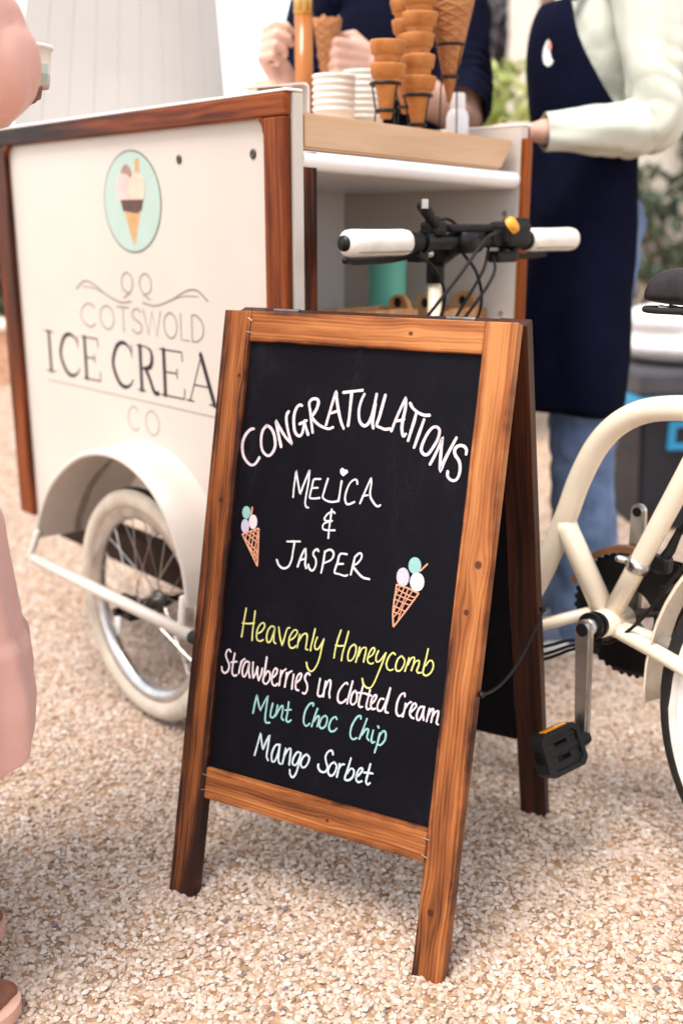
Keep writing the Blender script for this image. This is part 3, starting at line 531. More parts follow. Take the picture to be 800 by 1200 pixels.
obj('blackboard', bm, BMAT, sign, M=BM_)

def chalk(name, color):
    m, t, b = new_mat(name, 0.85, color)
    v = coords(t)
    f = noise(t, v, 420, 3, 0.7); f2 = noise(t, v, 60, 2)
    g = math_n(t, 'ADD', math_n(t, 'MULTIPLY', f, 0.7), math_n(t, 'MULTIPLY', f2, 0.3))
    t.links.new(ramp(t, g, [(0.28, tuple(c*0.62 for c in color)), (0.52, color)]), b.inputs['Base Color'])
    bump(t, b, f, 0.3, 0.0005)
    return m
CH = {'white': chalk('white_chalk', (0.624, 0.577, 0.593)), 'pale': chalk('pale_chalk', (0.577, 0.585, 0.608)), 'pink': chalk('pink_chalk', (0.640, 0.546, 0.577)),
      'yellow': chalk('yellow_chalk', (0.562, 0.546, 0.187)), 'mint': chalk('mint_chalk', (0.235, 0.440, 0.430)), 'ice': chalk('ice_chalk', (0.484, 0.562, 0.593)),
      'lav': chalk('lavender_chalk', (0.468, 0.437, 0.546)), 'peach': chalk('peach_chalk', (0.608, 0.281, 0.172))}
def pf(u, v, d): return Vector((u, REC-d, v))
def lettering(name, key, w_, mat, th=0.0006):
    bm = B(); r_ = random.Random(len(key))
    for k, s in enumerate(STROKES[key]):
        pts = spline([(p[0]*1e-4, p[1]*1e-4) for p in s], 6)
        n_ = len(pts); ph = r_.uniform(0, 6)
        ws = [w_*(1+0.10*math.sin(ph+7*i/n_)+r_.uniform(-.05, .05)) for i in range(n_)]
        ribbon(bm, pts, ws, 0.0, th+0.00003*k, pf)
    bmesh.ops.recalc_face_normals(bm, faces=bm.faces)
    return obj(name, bm, mat, board)
def blob(bm, pts, z0, z1, mi):
    f0 = len(bm.faces)
    prism(bm, [(p[0]*1e-4, p[1]*1e-4) for p in pts], z0, z1, pf)
    bm.faces.ensure_lookup_table()
    for f in bm.faces[f0:]: f.material_index = mi
lettering('lettering', 'congratulations', 0.0039, CH['pink'])
lettering('lettering', 'melica', 0.0026, CH['pale'])
lettering('lettering', 'ampersand', 0.0025, CH['pale'])
lettering('lettering', 'jasper', 0.0027, CH['pale'])
lettering('lettering', 'heavenly', 0.0021, CH['yellow'])
lettering('lettering', 'strawberries', 0.0025, CH['pink'])
lettering('lettering', 'mint', 0.0025, CH['mint'])
lettering('lettering', 'mango', 0.0026, CH['ice'])
bm = B(); hp = STROKES['heart'][0]
prism(bm, [(p.x, p.y) for p in spline([(a*1e-4, b_*1e-4) for a, b_ in hp+[hp[0]]], 4)[:-1]], 0, 0.0007, pf)
obj('heart_drawing', bm, CH['pale'], board)
for sfx in ('L', 'R'):
    bm = B()
    blob(bm, STROKES['scoop_lav_'+sfx][0], 0, 0.0006, 0)
    blob(bm, STROKES['scoop_mint_'+sfx][0], 0, 0.0008, 1)
    blob(bm, STROKES['scoop_pink_'+sfx][0], 0, 0.0010, 2)
    f0 = len(bm.faces)
    for k, s in enumerate(STROKES['cone_'+sfx]):
        ribbon(bm, spline([(p[0]*1e-4, p[1]*1e-4) for p in s], 4), 0.0021 if k in (1, 2, 3) else (0.0022 if k == 0 else 0.0014), 0, 0.00115+0.00004*k, pf)
    bm.faces.ensure_lookup_table()
    for f in bm.faces[f0:]: f.material_index = 3
    bmesh.ops.recalc_face_normals(bm, faces=bm.faces)
    obj('ice_cream_drawing', bm, [CH['lav'], CH['mint'], CH['pink'], CH['peach']], board)
# staples at the joints, hinges, ball chain
for (u_, v_, rz) in ((-BW/2+ST, zb+0.012, 0.1), (-BW/2+ST, zb-0.010, -0.15), (BW/2-ST, zb+0.010, 0.12), (BW/2-ST, zb-0.013, 0.3), (-BW/2+ST, BL-0.012, 0.5), (-BW/2+ST, BL-0.03, 0.1)):
    bm = B(); box(bm, (0, -0.0004, 0), (0.0085, 0.0012, 0.0011), 0.0003)
    obj('staple', bm, MAT['steel'], sign, M=FM @ Matrix.Translation((u_, 0, v_)) @ Matrix.Rotation(rz, 4, 'Y'))
for sx_ in (-0.13, 0.13):
    bm = B()
    tube(bm, [(sx_-0.02, BL*math.sin(LEAN)+0.027, HZ-0.002), (sx_+0.02, BL*math.sin(LEAN)+0.027, HZ-0.002)], 0.004, 10)
    box(bm, (sx_, BL*math.sin(LEAN)+0.030, HZ-0.004), (0.036, 0.03, 0.002))
    obj('hinge', bm, MAT['steel_dark'], sign)
def chain_curve(x):
    a = FM @ Vector((x, TH*0.55, 0.3817)); b_ = BM_ @ Vector((x, -TH*0.4, 0.415))
    return [a.lerp(b_, t)+Vector((0.002*(1 if x > 0 else -1), 0, -0.030*4*t*(1-t))) for t in [k/70 for k in range(71)]]
for x in (BW/2+0.002, -BW/2-0.002):
    bm = B(); cc = chain_curve(x)
    tube(bm, cc, 0.0010, 6)
    for p in cc: bmesh.ops.create_icosphere(bm, subdivisions=1, radius=0.0026, matrix=Matrix.Translation(p))
    for e in (cc[0], cc[-1]): bmesh.ops.create_icosphere(bm, subdivisions=2, radius=0.0045, matrix=Matrix.Translation(e))
    obj('chain', bm, MAT['black_metal'], sign, smooth=True)

# ================================================================ ICE CREAM CARGO TRICYCLE
CX, CY, CYAW, TILT = -0.0694, 1.6156, 0.8335, 0.035
CH_, CW, CL, CPB = 1.1273, 0.5404, 0.977, 0.302
TM = Matrix.Translation((CX, CY, 0)) @ Matrix.Rotation(math.atan2(math.sin(CYAW), -math.cos(CYAW)), 4, 'Z')
def P(i, j, z): return Vector((i, -j, z-TILT*j))          # cart frame: i forward, j across from the painted side, z up
def Wd(i, j, z): return TM @ P(i, j, z)
trike = empty('cargo_tricycle', 'cream ice cream cargo tricycle with varnished timber trim parked behind the chalkboard', 'cargo tricycle', mat=TM)
def part(name, bm, mat, parent=None, smooth=False): return obj(name, bm, mat, parent or trike, smooth)
def cbox(bm, i0, i1, j0, j1, z0, z1, bev=0.0015):
    return box(bm, P((i0+i1)/2, (j0+j1)/2, (z0+z1)/2), (abs(i1-i0), abs(j1-j0), abs(z1-z0)), bev)

# --- painted side with the wheel arch cut into it
ARCH = [(0.206, 0.302), (0.207, 0.333), (0.218, 0.381), (0.253, 0.446), (0.316, 0.499), (0.40, 0.526), (0.492, 0.522), (0.578, 0.492), (0.672, 0.428), (0.735, 0.348), (0.753, 0.302)]
arch = [(p.x, p.y) for p in spline([(a, b_) for a, b_ in ARCH], 5)]
def side_outline(o=0.0): return [(0, CPB)]+[(a, b_) for a, b_ in arch]+[(CL, CPB), (CL, CH_), (0, CH_)]
for j0, j1 in ((0.0, 0.018), (CW, CW-0.018)):
    bm = B(); prism(bm, side_outline(), j0, j1, lambda i, z, d: P(i, d, z))
    part('side_panel', bm, MAT['cream'])
# fender hoops, wheel wells
for s in (0, 1):
    J = (lambda d: d) if s == 0 else (lambda d: CW-d)
    bm = B(); n_ = len(arch); rows = []
    cen = Vector((0.478, 0.30))
    for (dj, ex) in ((-0.085, 0.0), (-0.088, 0.004), (-0.085, 0.010), (-0.04, 0.013), (0.0, 0.022)):
        rows.append([bm.verts.new(P(*((lambda q: (q.x, J(dj), q.y))(cen+(Vector(a)-cen).normalized()*((Vector(a)-cen).length+ex))))) for a in arch])
    inner = [[bm.verts.new(P(a[0], J(dj), a[1])) for a in arch] for dj in (-0.085, 0.0, 0.11)]
    for rw in (rows, inner):
        for k in range(len(rw)-1):
            for q in range(n_-1): bm.faces.new((rw[k][q], rw[k][q+1], rw[k+1][q+1], rw[k+1][q]))
    for k in range(1): pass
    part('mudguard', bm, MAT['cream'], smooth=True)
    bm = B(); prism(bm, [(0.18, 0.34), (0.18, 0.545), (0.78, 0.545), (0.78, 0.34)], J(0.112), J(0.124), lambda i, z, d: P(i, d, z))
    part('wheel_well', bm, MAT['white'])
    bm = B(); cbox(bm, 0.02, CL-0.02, J(0.068), J(0.104), 0.236, 0.312, 0.003)
    part('chassis_rail', bm, wood('chassis_rail', off=51+s, burn_or_shade=(0.95, 0.95), zlen=1, ring=60, **TRIM))
# --- varnished trim: two posts and a top rail on each side, with a rounded inner corner
def trim_post(i0, i1, z0, z1, j0, j1, burn_or_shade, par=None):
    bm = B(); box(bm, (0, 0, (z1-z0)/2), (abs(i1-i0), abs(j1-j0), z1-z0), 0.003)
    o = obj('trim_post', bm, trim(burn_or_shade, z1-z0), trike, M=Matrix.Translation(P((i0+i1)/2, (j0+j1)/2, z0)))
    return o
def trim_rail(i0, i1, z0, z1, j0, j1, burn_or_shade):
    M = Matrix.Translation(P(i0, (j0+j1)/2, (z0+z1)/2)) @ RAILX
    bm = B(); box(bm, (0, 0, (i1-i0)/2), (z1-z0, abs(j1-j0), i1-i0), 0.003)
    return obj('trim_rail', bm, trim(burn_or_shade, i1-i0), trike, M=M)
for s in (0, 1):
    J = (lambda d: d) if s == 0 else (lambda d: CW-d)
    trim_post(0.004, 0.056, CPB+0.004, CH_-0.032, J(-0.013), J(-0.0005), (0.30, 0.42))
    trim_post(0.917, CL+0.002, CPB+0.004, CH_-0.032, J(-0.013), J(-0.0005), (0.30, 0.95))  # post colour darkens towards its top, meeting the rail's dark end
    trim_rail(0.004, CL+0.002, CH_-0.0315, CH_+0.001, J(-0.013), J(-0.0005), (0.12, 1.0))  # front end darkened in the wood colour for the guest's reflection and shade
    for (ic, sg) in ((0.056, 1), (0.917, -1)):
        bm = B(); rr = 0.022; zc = CH_-0.0318
        pts = [(ic, zc), (ic+sg*rr, zc)]+[(ic+sg*rr*(1-math.sin(R(a))), zc-rr*(1-math.cos(R(a)))) for a in (15, 30, 45, 60, 75)]+[(ic, zc-rr)]
        prism(bm, pts, J(-0.0127), J(-0.0006), lambda i, z, d: P(i, d, z))
        part('trim_corner', bm, trim((0.3, 0.3), 1))
for s in (0, 1):
    J = (lambda d: d) if s == 0 else (lambda d: CW-d)
    bm = B(); cbox(bm, 0.0, CL+0.003, J(-0.0135), J(0.0185), CH_+0.0014, CH_+0.0055, 0.0015); part('capping', bm, MAT['white'])
# rear edges: far side post seen edge-on, near inner upright
bm = B(); box(bm, (0, 0, 0.40), (0.012, 0.018, 0.80), 0.002)
obj('trim_post', bm, trim((0.2, 0.2), 0.8, 90), trike, M=Matrix.Translation(P(-0.0065, CW-0.009, CPB+0.006)))
bm = B(); box(bm, (0, 0, 0.37), (0.03, 0.028, 0.74), 0.002)
obj('trim_post', bm, trim((0.75, 0.75), 0.74, 90), trike, M=Matrix.Translation(P(0.0165, 0.0325, CPB+0.006)))
# --- the hold: floor, shelf, back wall, front, counter
bm = B(); cbox(bm, 0.0, CL, 0.125, CW-0.125, 0.345, 0.36); part('floor_board', bm, MAT['white'])
bm = B(); cbox(bm, CL-0.016, CL, 0.0185, CW-0.0185, CPB, CH_-0.002); part('front_panel', bm, MAT['cream'])
bm = B(); cbox(bm, 0.012, 0.455, 0.019, CW-0.019, 0.762, 0.776); part('shelf', bm, MAT['white'])
bm = B(); cbox(bm, 0.46, 0.475, 0.019, CW-0.019, 0.362, 1.018); part('back_wall', bm, MAT['white'])
bm = B(); tube(bm, [P(0.452, 0.30, 0.78), P(0.452, 0.30, 1.015)], 0.007, 10); part('pipe', bm, MAT['white'], smooth=True)
bm = B()
prof = [(0.955, 1.022), (0.012, 1.022)]+[(0.012-0.0145*math.sin(R(a)), 1.0365-0.0145*math.cos(R(a))) for a in range(15, 180, 15)]+[(0.012, 1.051), (0.955, 1.051)]
prism(bm, prof, 0.019, CW-0.019, lambda i, z, d: P(i, d, z)); part('counter', bm, MAT['white'])
# --- lid standing open at the front
def bead_mat():
    m = painted('boarded_lid', (0.64, 0.615, 0.575), 0.5, 0.03, 5, 0.04)
    return m
bm = B(); n_ = 9
for k in range(n_):
    a0, a1 = k/n_, (k+1)/n_
    f = lambda a, z: (0.02+0.57*a)*(1-(z-1.1)/0.35)+(0.09+0.472*a)*((z-1.1)/0.35)
    g_ = 0.0004
    v = [bm.verts.new(P(ii, f(a, z)+dd, z)) for ii in (CL-0.03, CL-0.012) for (a, dd, z) in ((a0, g_, 1.06), (a1, -g_, 1.06), (a1, -g_, 1.62), (a0, g_, 1.62))]
    for q in ((0, 1, 2, 3), (7, 6, 5, 4), (0, 4, 5, 1), (1, 5, 6, 2), (2, 6, 7, 3), (3, 7, 4, 0)): bm.faces.new([v[i] for i in q])
bmesh.ops.recalc_face_normals(bm, faces=bm.faces)
bmesh.ops.bevel(bm, geom=list(bm.edges), offset=0.0005, segments=1, affect='EDGES')
lid = part('lid', bm, bead_mat())
bm = B()
v = [bm.verts.new(P(ii, jj, z)) for ii in (CL-0.0115, CL-0.006) for (jj, z) in ((0.030, 1.07), (0.590, 1.07), (0.530, 1.615), (0.150, 1.615))]
for q in ((0, 1, 2, 3), (7, 6, 5, 4), (0, 4, 5, 1), (1, 5, 6, 2), (2, 6, 7, 3), (3, 7, 4, 0)): bm.faces.new([v[i] for i in q])
bmesh.ops.recalc_face_normals(bm, faces=bm.faces)
part('backing', bm, bead_mat(), lid)
# --- screws
for (i, z) in ((0.296, 1.047), (0.096, 1.047)):
    bm = B(); Ms = Matrix.Translation(P(i, -0.0002, z)) @ Matrix.Rotation(-math.pi/2, 4, 'X')
    Ms = Matrix.Translation(P(i, 0, z)) @ Matrix(((1, 0, 0, 0), (0, 0, 1, 0), (0, -1, 0, 0), (0, 0, 0, 1)))
    lathe(bm, [(0.0075, 0.0), (0.0072, 0.0016), (0.0045, 0.0026), (0.0026, 0.0012), (0.0, 0.0010)], 18, Ms, cap=False)
    part('screw', bm, MAT['steel_dark'], smooth=True)
for z in (0.98, 0.80):
    bm = B(); Ms = Matrix.Translation(P(0.03, CW-0.0182, z)) @ Matrix(((1, 0, 0, 0), (0, 0, 1, 0), (0, -1, 0, 0), (0, 0, 0, 1)))
    lathe(bm, [(0.005, -0.001), (0.005, 0.002), (0.0, 0.003)], 12, Ms, cap=False); part('screw', bm, MAT['steel'])

# --- lettering and emblem on the painted side
INKB = painted('dark_ink', (0.012, 0.007, 0.022), 0.5, 0.1, 30, 0)
INKG = painted('grey_ink', (0.235, 0.21, 0.20), 0.5, 0.05, 30, 0)
INKL = painted('pale_ink', (0.33, 0.29, 0.265), 0.5, 0.05, 30, 0)
def sf(p, q, d): return P(-p, -d, q)                 # p runs along the writing (towards -i)
def write(bm, strokes, x0, x1, y0, h, wthin):
    for k, s in enumerate(strokes):
        pts, w_ = s
        pts = spline([(x0+(x1-x0)*a, y0+h*b_) for a, b_ in pts], 6)
        n_ = len(pts)
        ws = [w_(i/(max(1, n_-1))) if callable(w_) else w_ for i in range(n_)]
        ribbon(bm, pts, ws, 0.0, 0.0004+0.00003*k, sf)
TK, TN, SE = 0.0104, 0.0024, 0.0028                  # thick stem, thin stroke, serif
def serif(x, y, l=0.22): return ([(x-l, y), (x+l, y)], SE)
def roundw(t): return TN+(TK-TN)*max(0, math.sin(math.pi*min(1, max(0, t))))**1.3
def bowl(t): return TN+(TK-TN)*max(0, math.sin(math.pi*t))**1.5
GL = {
 'I': [([(.5, .02), (.5, .98)], TK), serif(.5, .01, .42), serif(.5, .99, .42)],
 'C': [([(.93, .78), (.80, .93), (.56, 1.0), (.28, .88), (.09, .5), (.28, .12), (.56, 0.0), (.82, .08), (.95, .22)], roundw), ([(.93, .98), (.93, .70)], TN)],
 'E': [([(.2, .02), (.2, .98)], TK), ([(.05, .99), (.88, .99)], SE), ([(.05, .01), (.92, .01)], SE), ([(.2, .52), (.68, .52)], SE), ([(.88, .99), (.90, .80)], TN), ([(.92, .01), (.95, .23)], TN), ([(.68, .62), (.68, .42)], TN)],
 'R': [([(.2, .02), (.2, .98)], TK), serif(.2, .01, .18), ([(.05, .99), (.45, .99)], SE), ([(.45, .99), (.70, .92), (.76, .75), (.66, .57), (.40, .51), (.2, .51)], bowl), ([(.42, .51), (.62, .28), (.80, .03), (1.0, .01)], TK*0.85)],
 'A': [([(.06, .02), (.48, 1.0)], TN*1.2), ([(.46, 1.0), (.86, .02)], TK), serif(.07, .01, .12), serif(.86, .01, .15), ([(.22, .36), (.70, .36)], TN)],
 'M': [([(.12, .02), (.15, .98)], TN*1.2), ([(.15, .98), (.49, .04)], TK*.9), ([(.49, .04), (.82, .98)], TN), ([(.82, .98), (.86, .02)], TK), serif(.1, .01, .1), serif(.87, .01, .12), serif(.11, .99, .06), serif(.87, .99, .06)]}
bm = B()
for ch, a, b_ in (('I', .825, .779), ('C', .764, .675), ('E', .668, .594), ('C', .555, .472), ('R', .462, .392), ('E', .386, .302), ('A', .296, .205), ('M', .195, .10)):
    write(bm, GL[ch], -a, -b_, 0.644, 0.084, TN)
bmesh.ops.recalc_face_normals(bm, faces=bm.faces); part('lettering', bm, INKB)
LG = 0.0034
GS = {
 'C': [([(.92, .84), (.62, 1.0), (.25, .86), (.06, .5), (.25, .14), (.62, 0), (.92, .16)], LG)],
 'O': [([(.5, 1.0), (.16, .84), (.03, .5), (.16, .16), (.5, 0), (.84, .16), (.97, .5), (.84, .84), (.5, 1.0)], LG)],
 'T': [([(.0, 1.0), (1.0, 1.0)], LG), ([(.5, 1.0), (.5, 0)], LG)],
 'S': [([(.92, .86), (.55, 1.0), (.14, .86), (.14, .64), (.5, .52), (.9, .36), (.88, .12), (.45, 0), (.04, .14)], LG)],
 'W': [([(0, 1), (.25, 0), (.25, 0), (.5, .95), (.5, .95), (.75, 0), (.75, 0), (1, 1)], LG)],
 'L': [([(.05, 1), (.05, 0), (.05, 0), (1, 0)], LG)],
 'D': [([(.05, 0), (.05, 1.0), (.05, 1.0), (.45, .98), (.85, .78), (.97, .5), (.85, .22), (.45, .02), (.05, 0.0)], LG)]}
bm = B()
for ch, a, b_ in (('C', .664, .60), ('O', .587, .533), ('T', .522, .48), ('S', .472, .436), ('W', .430, .374), ('O', .365, .322), ('L', .312, .287), ('D', .279, .242)):
    write(bm, GS[ch], -a, -b_, 0.749, 0.045, LG)
bmesh.ops.recalc_face_normals(bm, faces=bm.faces); part('lettering', bm, INKG)
bm = B()
write(bm, GS['C'], -.505, -.462, 0.564, 0.046, LG); write(bm, GS['O'], -.442, -.394, 0.564, 0.046, LG)
bmesh.ops.recalc_face_normals(bm, faces=bm.faces); part('lettering', bm, INKL)
bm = B(); ribbon(bm, [(-.818, .625), (-.08, .625)], 0.0026, 0, 0.0005, sf); part('underline', bm, INKL)
bm = B(); k_ = 0
for sg in (1, -1):
    for pts, ww in (([(0.045, .812), (.02, .824), (.012, .845), (.03, .858), (.048, .848), (.047, .828), (.025, .82)], .0030),
                    ([(.02, .806), (.06, .803), (.11, .815), (.155, .832), (.19, .836), (.222, .820)], .0032), ([(.10, .812), (.15, .824), (.195, .826)], .0018)):
        ribbon(bm, [(p.x*sg-0.450, p.y) for p in spline(pts, 6)], ww, 0, 0.0005+0.00005*k_, sf); k_ += 1
bmesh.ops.recalc_face_normals(bm, faces=bm.faces); part('flourish', bm, INKG)
# emblem: an ice cream cone on a pale green roundel
EM = [painted('roundel_green', (0.38, 0.50, 0.445), 0.45, 0.03, 20, 0), painted('roundel_edge', (0.16, 0.17, 0.15), 0.45, 0.05, 30, 0), painted('wafer_print', (0.528, 0.304, 0.128), 0.5, 0.1, 50, 0),
      painted('chocolate_print', (0.081, 0.032, 0.023), 0.5, 0.2, 50, 0), painted('strawberry_print', (0.663, 0.442, 0.425), 0.5, 0.08, 40, 0), painted('vanilla_print', (0.640, 0.496, 0.384), 0.5, 0.06, 40, 0),
      painted('brown_scoop_print', (0.330, 0.188, 0.150), 0.5, 0.15, 60, 0)]
bm = B()
def disc(pts, z1, mi):
    f0 = len(bm.faces); prism(bm, pts, 0.0, z1, sf); bm.faces.ensure_lookup_table()
    for f in bm.faces[f0:]: f.material_index = mi
EC = (-0.450, 0.981)
def circ(cx, cy, rx, ry, n_=40): return [(cx+rx*math.cos(2*math.pi*k/n_), cy+ry*math.sin(2*math.pi*k/n_)) for k in range(n_)]
disc(circ(EC[0], EC[1], .096, .0885), 0.0006, 1); disc(circ(EC[0], EC[1], .0925, .085), 0.0009, 0)
disc([(EC[0]-.031, EC[1]-.002), (EC[0]+.034, EC[1]-.002), (EC[0]+.006, EC[1]-.072), (EC[0]-.001, EC[1]-.072)], 0.0012, 2)
disc(circ(EC[0]-.013, EC[1]+.046, .018, .018, 24), 0.0013, 6)
disc([(EC[0]+.014, EC[1]+.03), (EC[0]+.030, EC[1]+.03), (EC[0]+.030, EC[1]+.073), (EC[0]+.017, EC[1]+.072)], 0.00145, 2)
disc(circ(EC[0]-.022, EC[1]+.022, .028, .027, 24), 0.0015, 4); disc(circ(EC[0]+.020, EC[1]+.022, .026, .027, 24), 0.0016, 5)
disc([(EC[0]-.036, EC[1]+.004), (EC[0]+.039, EC[1]+.004), (EC[0]+.032, EC[1]-.014), (EC[0]+.016, EC[1]-.019), (EC[0]-.012, EC[1]-.016), (EC[0]-.029, EC[1]-.015)], 0.0018, 3)
part('emblem', bm, EM)

# --- front wheels with axle bars
def wheel(ic, jc, zc, r, tyre_r, tmat, rimw, spokes=28, hubr=0.02, side_mat=None, rim_mat=None):
    fnW = Matrix.Translation(P(ic, jc, zc)) @ Matrix.Rotation(math.pi/2, 4, 'X')
    w_ = bpy.data.objects.new('wheel', None); col.objects.link(w_); w_.parent = trike; w_.matrix_local = fnW
    bm = B(); tube(bm, [((r-tyre_r)*math.cos(2*math.pi*k/72), (r-tyre_r)*math.sin(2*math.pi*k/72), 0) for k in range(72)], tyre_r, 24, closed=True)
    mats = [tmat]
    if side_mat:
        mats.append(side_mat)
        for f in bm.faces:
            c = f.calc_center_median(); rad = math.hypot(c.x, c.y)
            if rad < r-tyre_r*(0.16 if r < 0.28 else 1.25): f.material_index = 1
    obj('tyre', bm, mats, w_, True)
    ri = r-2*tyre_r
    bm = B(); lathe(bm, [(ri+0.006, -rimw), (ri-0.004, -rimw), (ri-0.016, -rimw*0.5), (ri-0.018, 0), (ri-0.016, rimw*0.5), (ri-0.004, rimw), (ri+0.006, rimw), (ri+0.002, 0), (ri+0.006, -rimw)], 72, cap=False)
    obj('rim', bm, rim_mat or MAT['steel'], w_, True)
    bm = B()
    for k in range(spokes):
        a = 2*math.pi*k/spokes; sg = 1 if k % 2 else -1; b2 = a+(0.55 if (k//2) % 2 else -0.55)
        tube(bm, [(hubr*math.cos(b2), hubr*math.sin(b2), sg*0.024), ((ri-0.014)*math.cos(a), (ri-0.014)*math.sin(a), 0)], 0.0011, 5)
    obj('spokes', bm, MAT['steel'], w_)
    bm = B(); lathe(bm, [(0.006, -0.05), (0.013, -0.046), (0.013, -0.03), (0.024, -0.028), (0.024, -0.022), (0.014, -0.018), (0.014, 0.018), (0.024, 0.022), (0.024, 0.028), (0.013, 0.03), (0.013, 0.046), (0.006, 0.05)], 24)
    obj('hub', bm, MAT['steel_dark'], w_, True)
    return w_
for s in (0, 1):
    J = (lambda d: d) if s == 0 else (lambda d: CW-d)
    wt_ = wheel(0.415, J(-0.032), 0.236, 0.230, 0.022, MAT['rubber'], 0.014, side_mat=MAT['tyre_cream'])
    bm = B(); box(bm, (0.115, -0.115, 0.012), (0.024, 0.07, 0.008), 0.004, Matrix.Rotation(0.25, 4, 'Z')); obj('reflector', bm, MAT['white'], wt_)
    bm = B(); tube(bm, [P(0.745, J(-0.10), 0.262), P(0.163, J(-0.10), 0.262)], 0.0115, 14); part('axle_bar', bm, MAT['cream'], smooth=True)
    bm = B(); tube(bm, [P(0.163, J(-0.10), 0.262), P(0.150, J(-0.10), 0.262)], 0.012, 14, ball=True); part('end_cap', bm, MAT['black_plastic'], smooth=True)
    for ii in (0.762, 0.198):
        bm = B(); tube(bm, [P(ii, J(-0.10), 0.262), P(ii-0.012*(1 if ii > 0.5 else -1), J(-0.085), 0.315)], 0.0075, 10, ball=True); part('bracket', bm, MAT['cream'], smooth=True)
    bm = B(); tube(bm, [P(0.415, J(-0.105), 0.236), P(0.415, J(0.11), 0.236)], 0.008, 10); box(bm, P(0.40, J(-0.085), 0.247), (0.05, 0.022, 0.045), 0.006); part('axle', bm, MAT['black_metal'])
    bm = B(); cbox(bm, 0.40, 0.43, J(0.106), J(0.122), 0.22, 0.34, 0.002); part('axle_plate', bm, MAT['black_metal'])

# --- the bicycle half
JB = CW/2
DZ = 0.0095
def b(i, z, dj=0.0): return P(i, JB+dj, z+DZ)
bm = B()
tube(bm, spline([b(-0.16, 0.20), b(-0.245, 0.34), b(-0.278, 0.403), b(-0.297, 0.450), b(-0.321, 0.513), b(-0.340, 0.571), b(-0.365, 0.624), b(-0.394, 0.660), b(-0.429, 0.684), b(-0.469, 0.697), b(-0.52, 0.702), b(-0.57, 0.69), b(-0.615, 0.645)], 5), 0.0178, 20)
part('main_tube', bm, MAT['bike_cream'], smooth=True)
bm = B(); tube(bm, [b(-0.318, 0.502), b(-0.325, 0.488), b(-0.406, 0.366)], 0.0178, 20); part('down_tube', bm, MAT['bike_cream'], smooth=True)
bm = B(); tube(bm, [b(-0.408, 0.365), b(-0.452, 0.465), b(-0.505, 0.588), b(-0.585, 0.775)], 0.0150, 20); part('seat_tube', bm, MAT['bike_cream'], smooth=True)
bm = B(); tube(bm, [b(-0.575, 0.755), b(-0.61, 0.83)], 0.0128, 16); part('seat_post', bm, MAT['steel'], smooth=True)
bm = B(); tube(bm, [b(-0.418, 0.370, -0.042), b(-0.405, 0.357, 0.045)], 0.0205, 24); part('bottom_bracket', bm, MAT['bike_cream'], smooth=True)
bm = B()
for q in range(4): tube(bm, [b(-0.4184, 0.3705+0.0004*q, -0.0425-0.006*q), b(-0.4186, 0.3708+0.0004*q, -0.0465-0.006*q)], 0.0205 if q % 2 else 0.0185, 22)
part('bearing_cup', bm, MAT['black_metal'])
for dj in (-0.045, 0.045):
    bm = B(); tube(bm, spline([b(-0.411, 0.358, dj*0.15), b(-0.47, 0.351, dj*0.3), b(-0.54, 0.343, dj*0.6), b(-0.68, 0.325, dj*1.25), b(-0.82, 0.312, dj*1.35)], 6), 0.0115, 14)
    part('chain_stay', bm, MAT['bike_cream'], smooth=True)
    bm = B(); tube(bm, [b(-0.545, 0.70, dj*0.5), b(-0.70, 0.50, dj*1.3), b(-0.82, 0.316, dj*1.35)], 0.009, 12); part('seat_stay', bm, MAT['bike_cream'], smooth=True)
    bm = B(); tube(bm, [b(-0.385, 0.373, dj*0.1), b(-0.292, 0.324, dj*0.5), b(-0.10, 0.235, dj*1.5)], 0.009, 12); part('brace', bm, MAT['bike_cream'], smooth=True)
bm = B(); tube(bm, [b(-0.20, 0.215), b(-0.05, 0.25), b(0.25, 0.29)], 0.022, 14); part('pivot_tube', bm, MAT['bike_cream'], smooth=True)
bm = B(); tube(bm, [b(-0.035, 0.30), b(-0.035, 0.862)], 0.0115, 16); part('steering_column', bm, MAT['bike_cream'], smooth=True)
# rear wheel and its mudguard
wheel(-0.813, JB, 0.303, 0.306, 0.020, MAT['rubber'], 0.016, 36, 0.022, MAT['side_white'], MAT['white'])
bm = B(); rows = []
for a in range(-8, 170, 6):
    ca, sa = math.cos(R(a)), math.sin(R(a)); rows.append([bm.verts.new(b(-0.813+ca*(0.330-0.011*(abs(dj)/0.026)**2), 0.303+sa*(0.330-0.011*(abs(dj)/0.026)**2), dj)) for dj in (-0.026, -0.016, 0, 0.016, 0.026)])
for q in range(len(rows)-1):
    for k in range(4): bm.faces.new((rows[q][k], rows[q][k+1], rows[q+1][k+1], rows[q+1][k]))
mg = part('mudguard', bm, MAT['bike_cream'], smooth=True)
sm_ = mg.modifiers.new('thick', 'SOLIDIFY'); sm_.thickness = 0.0025
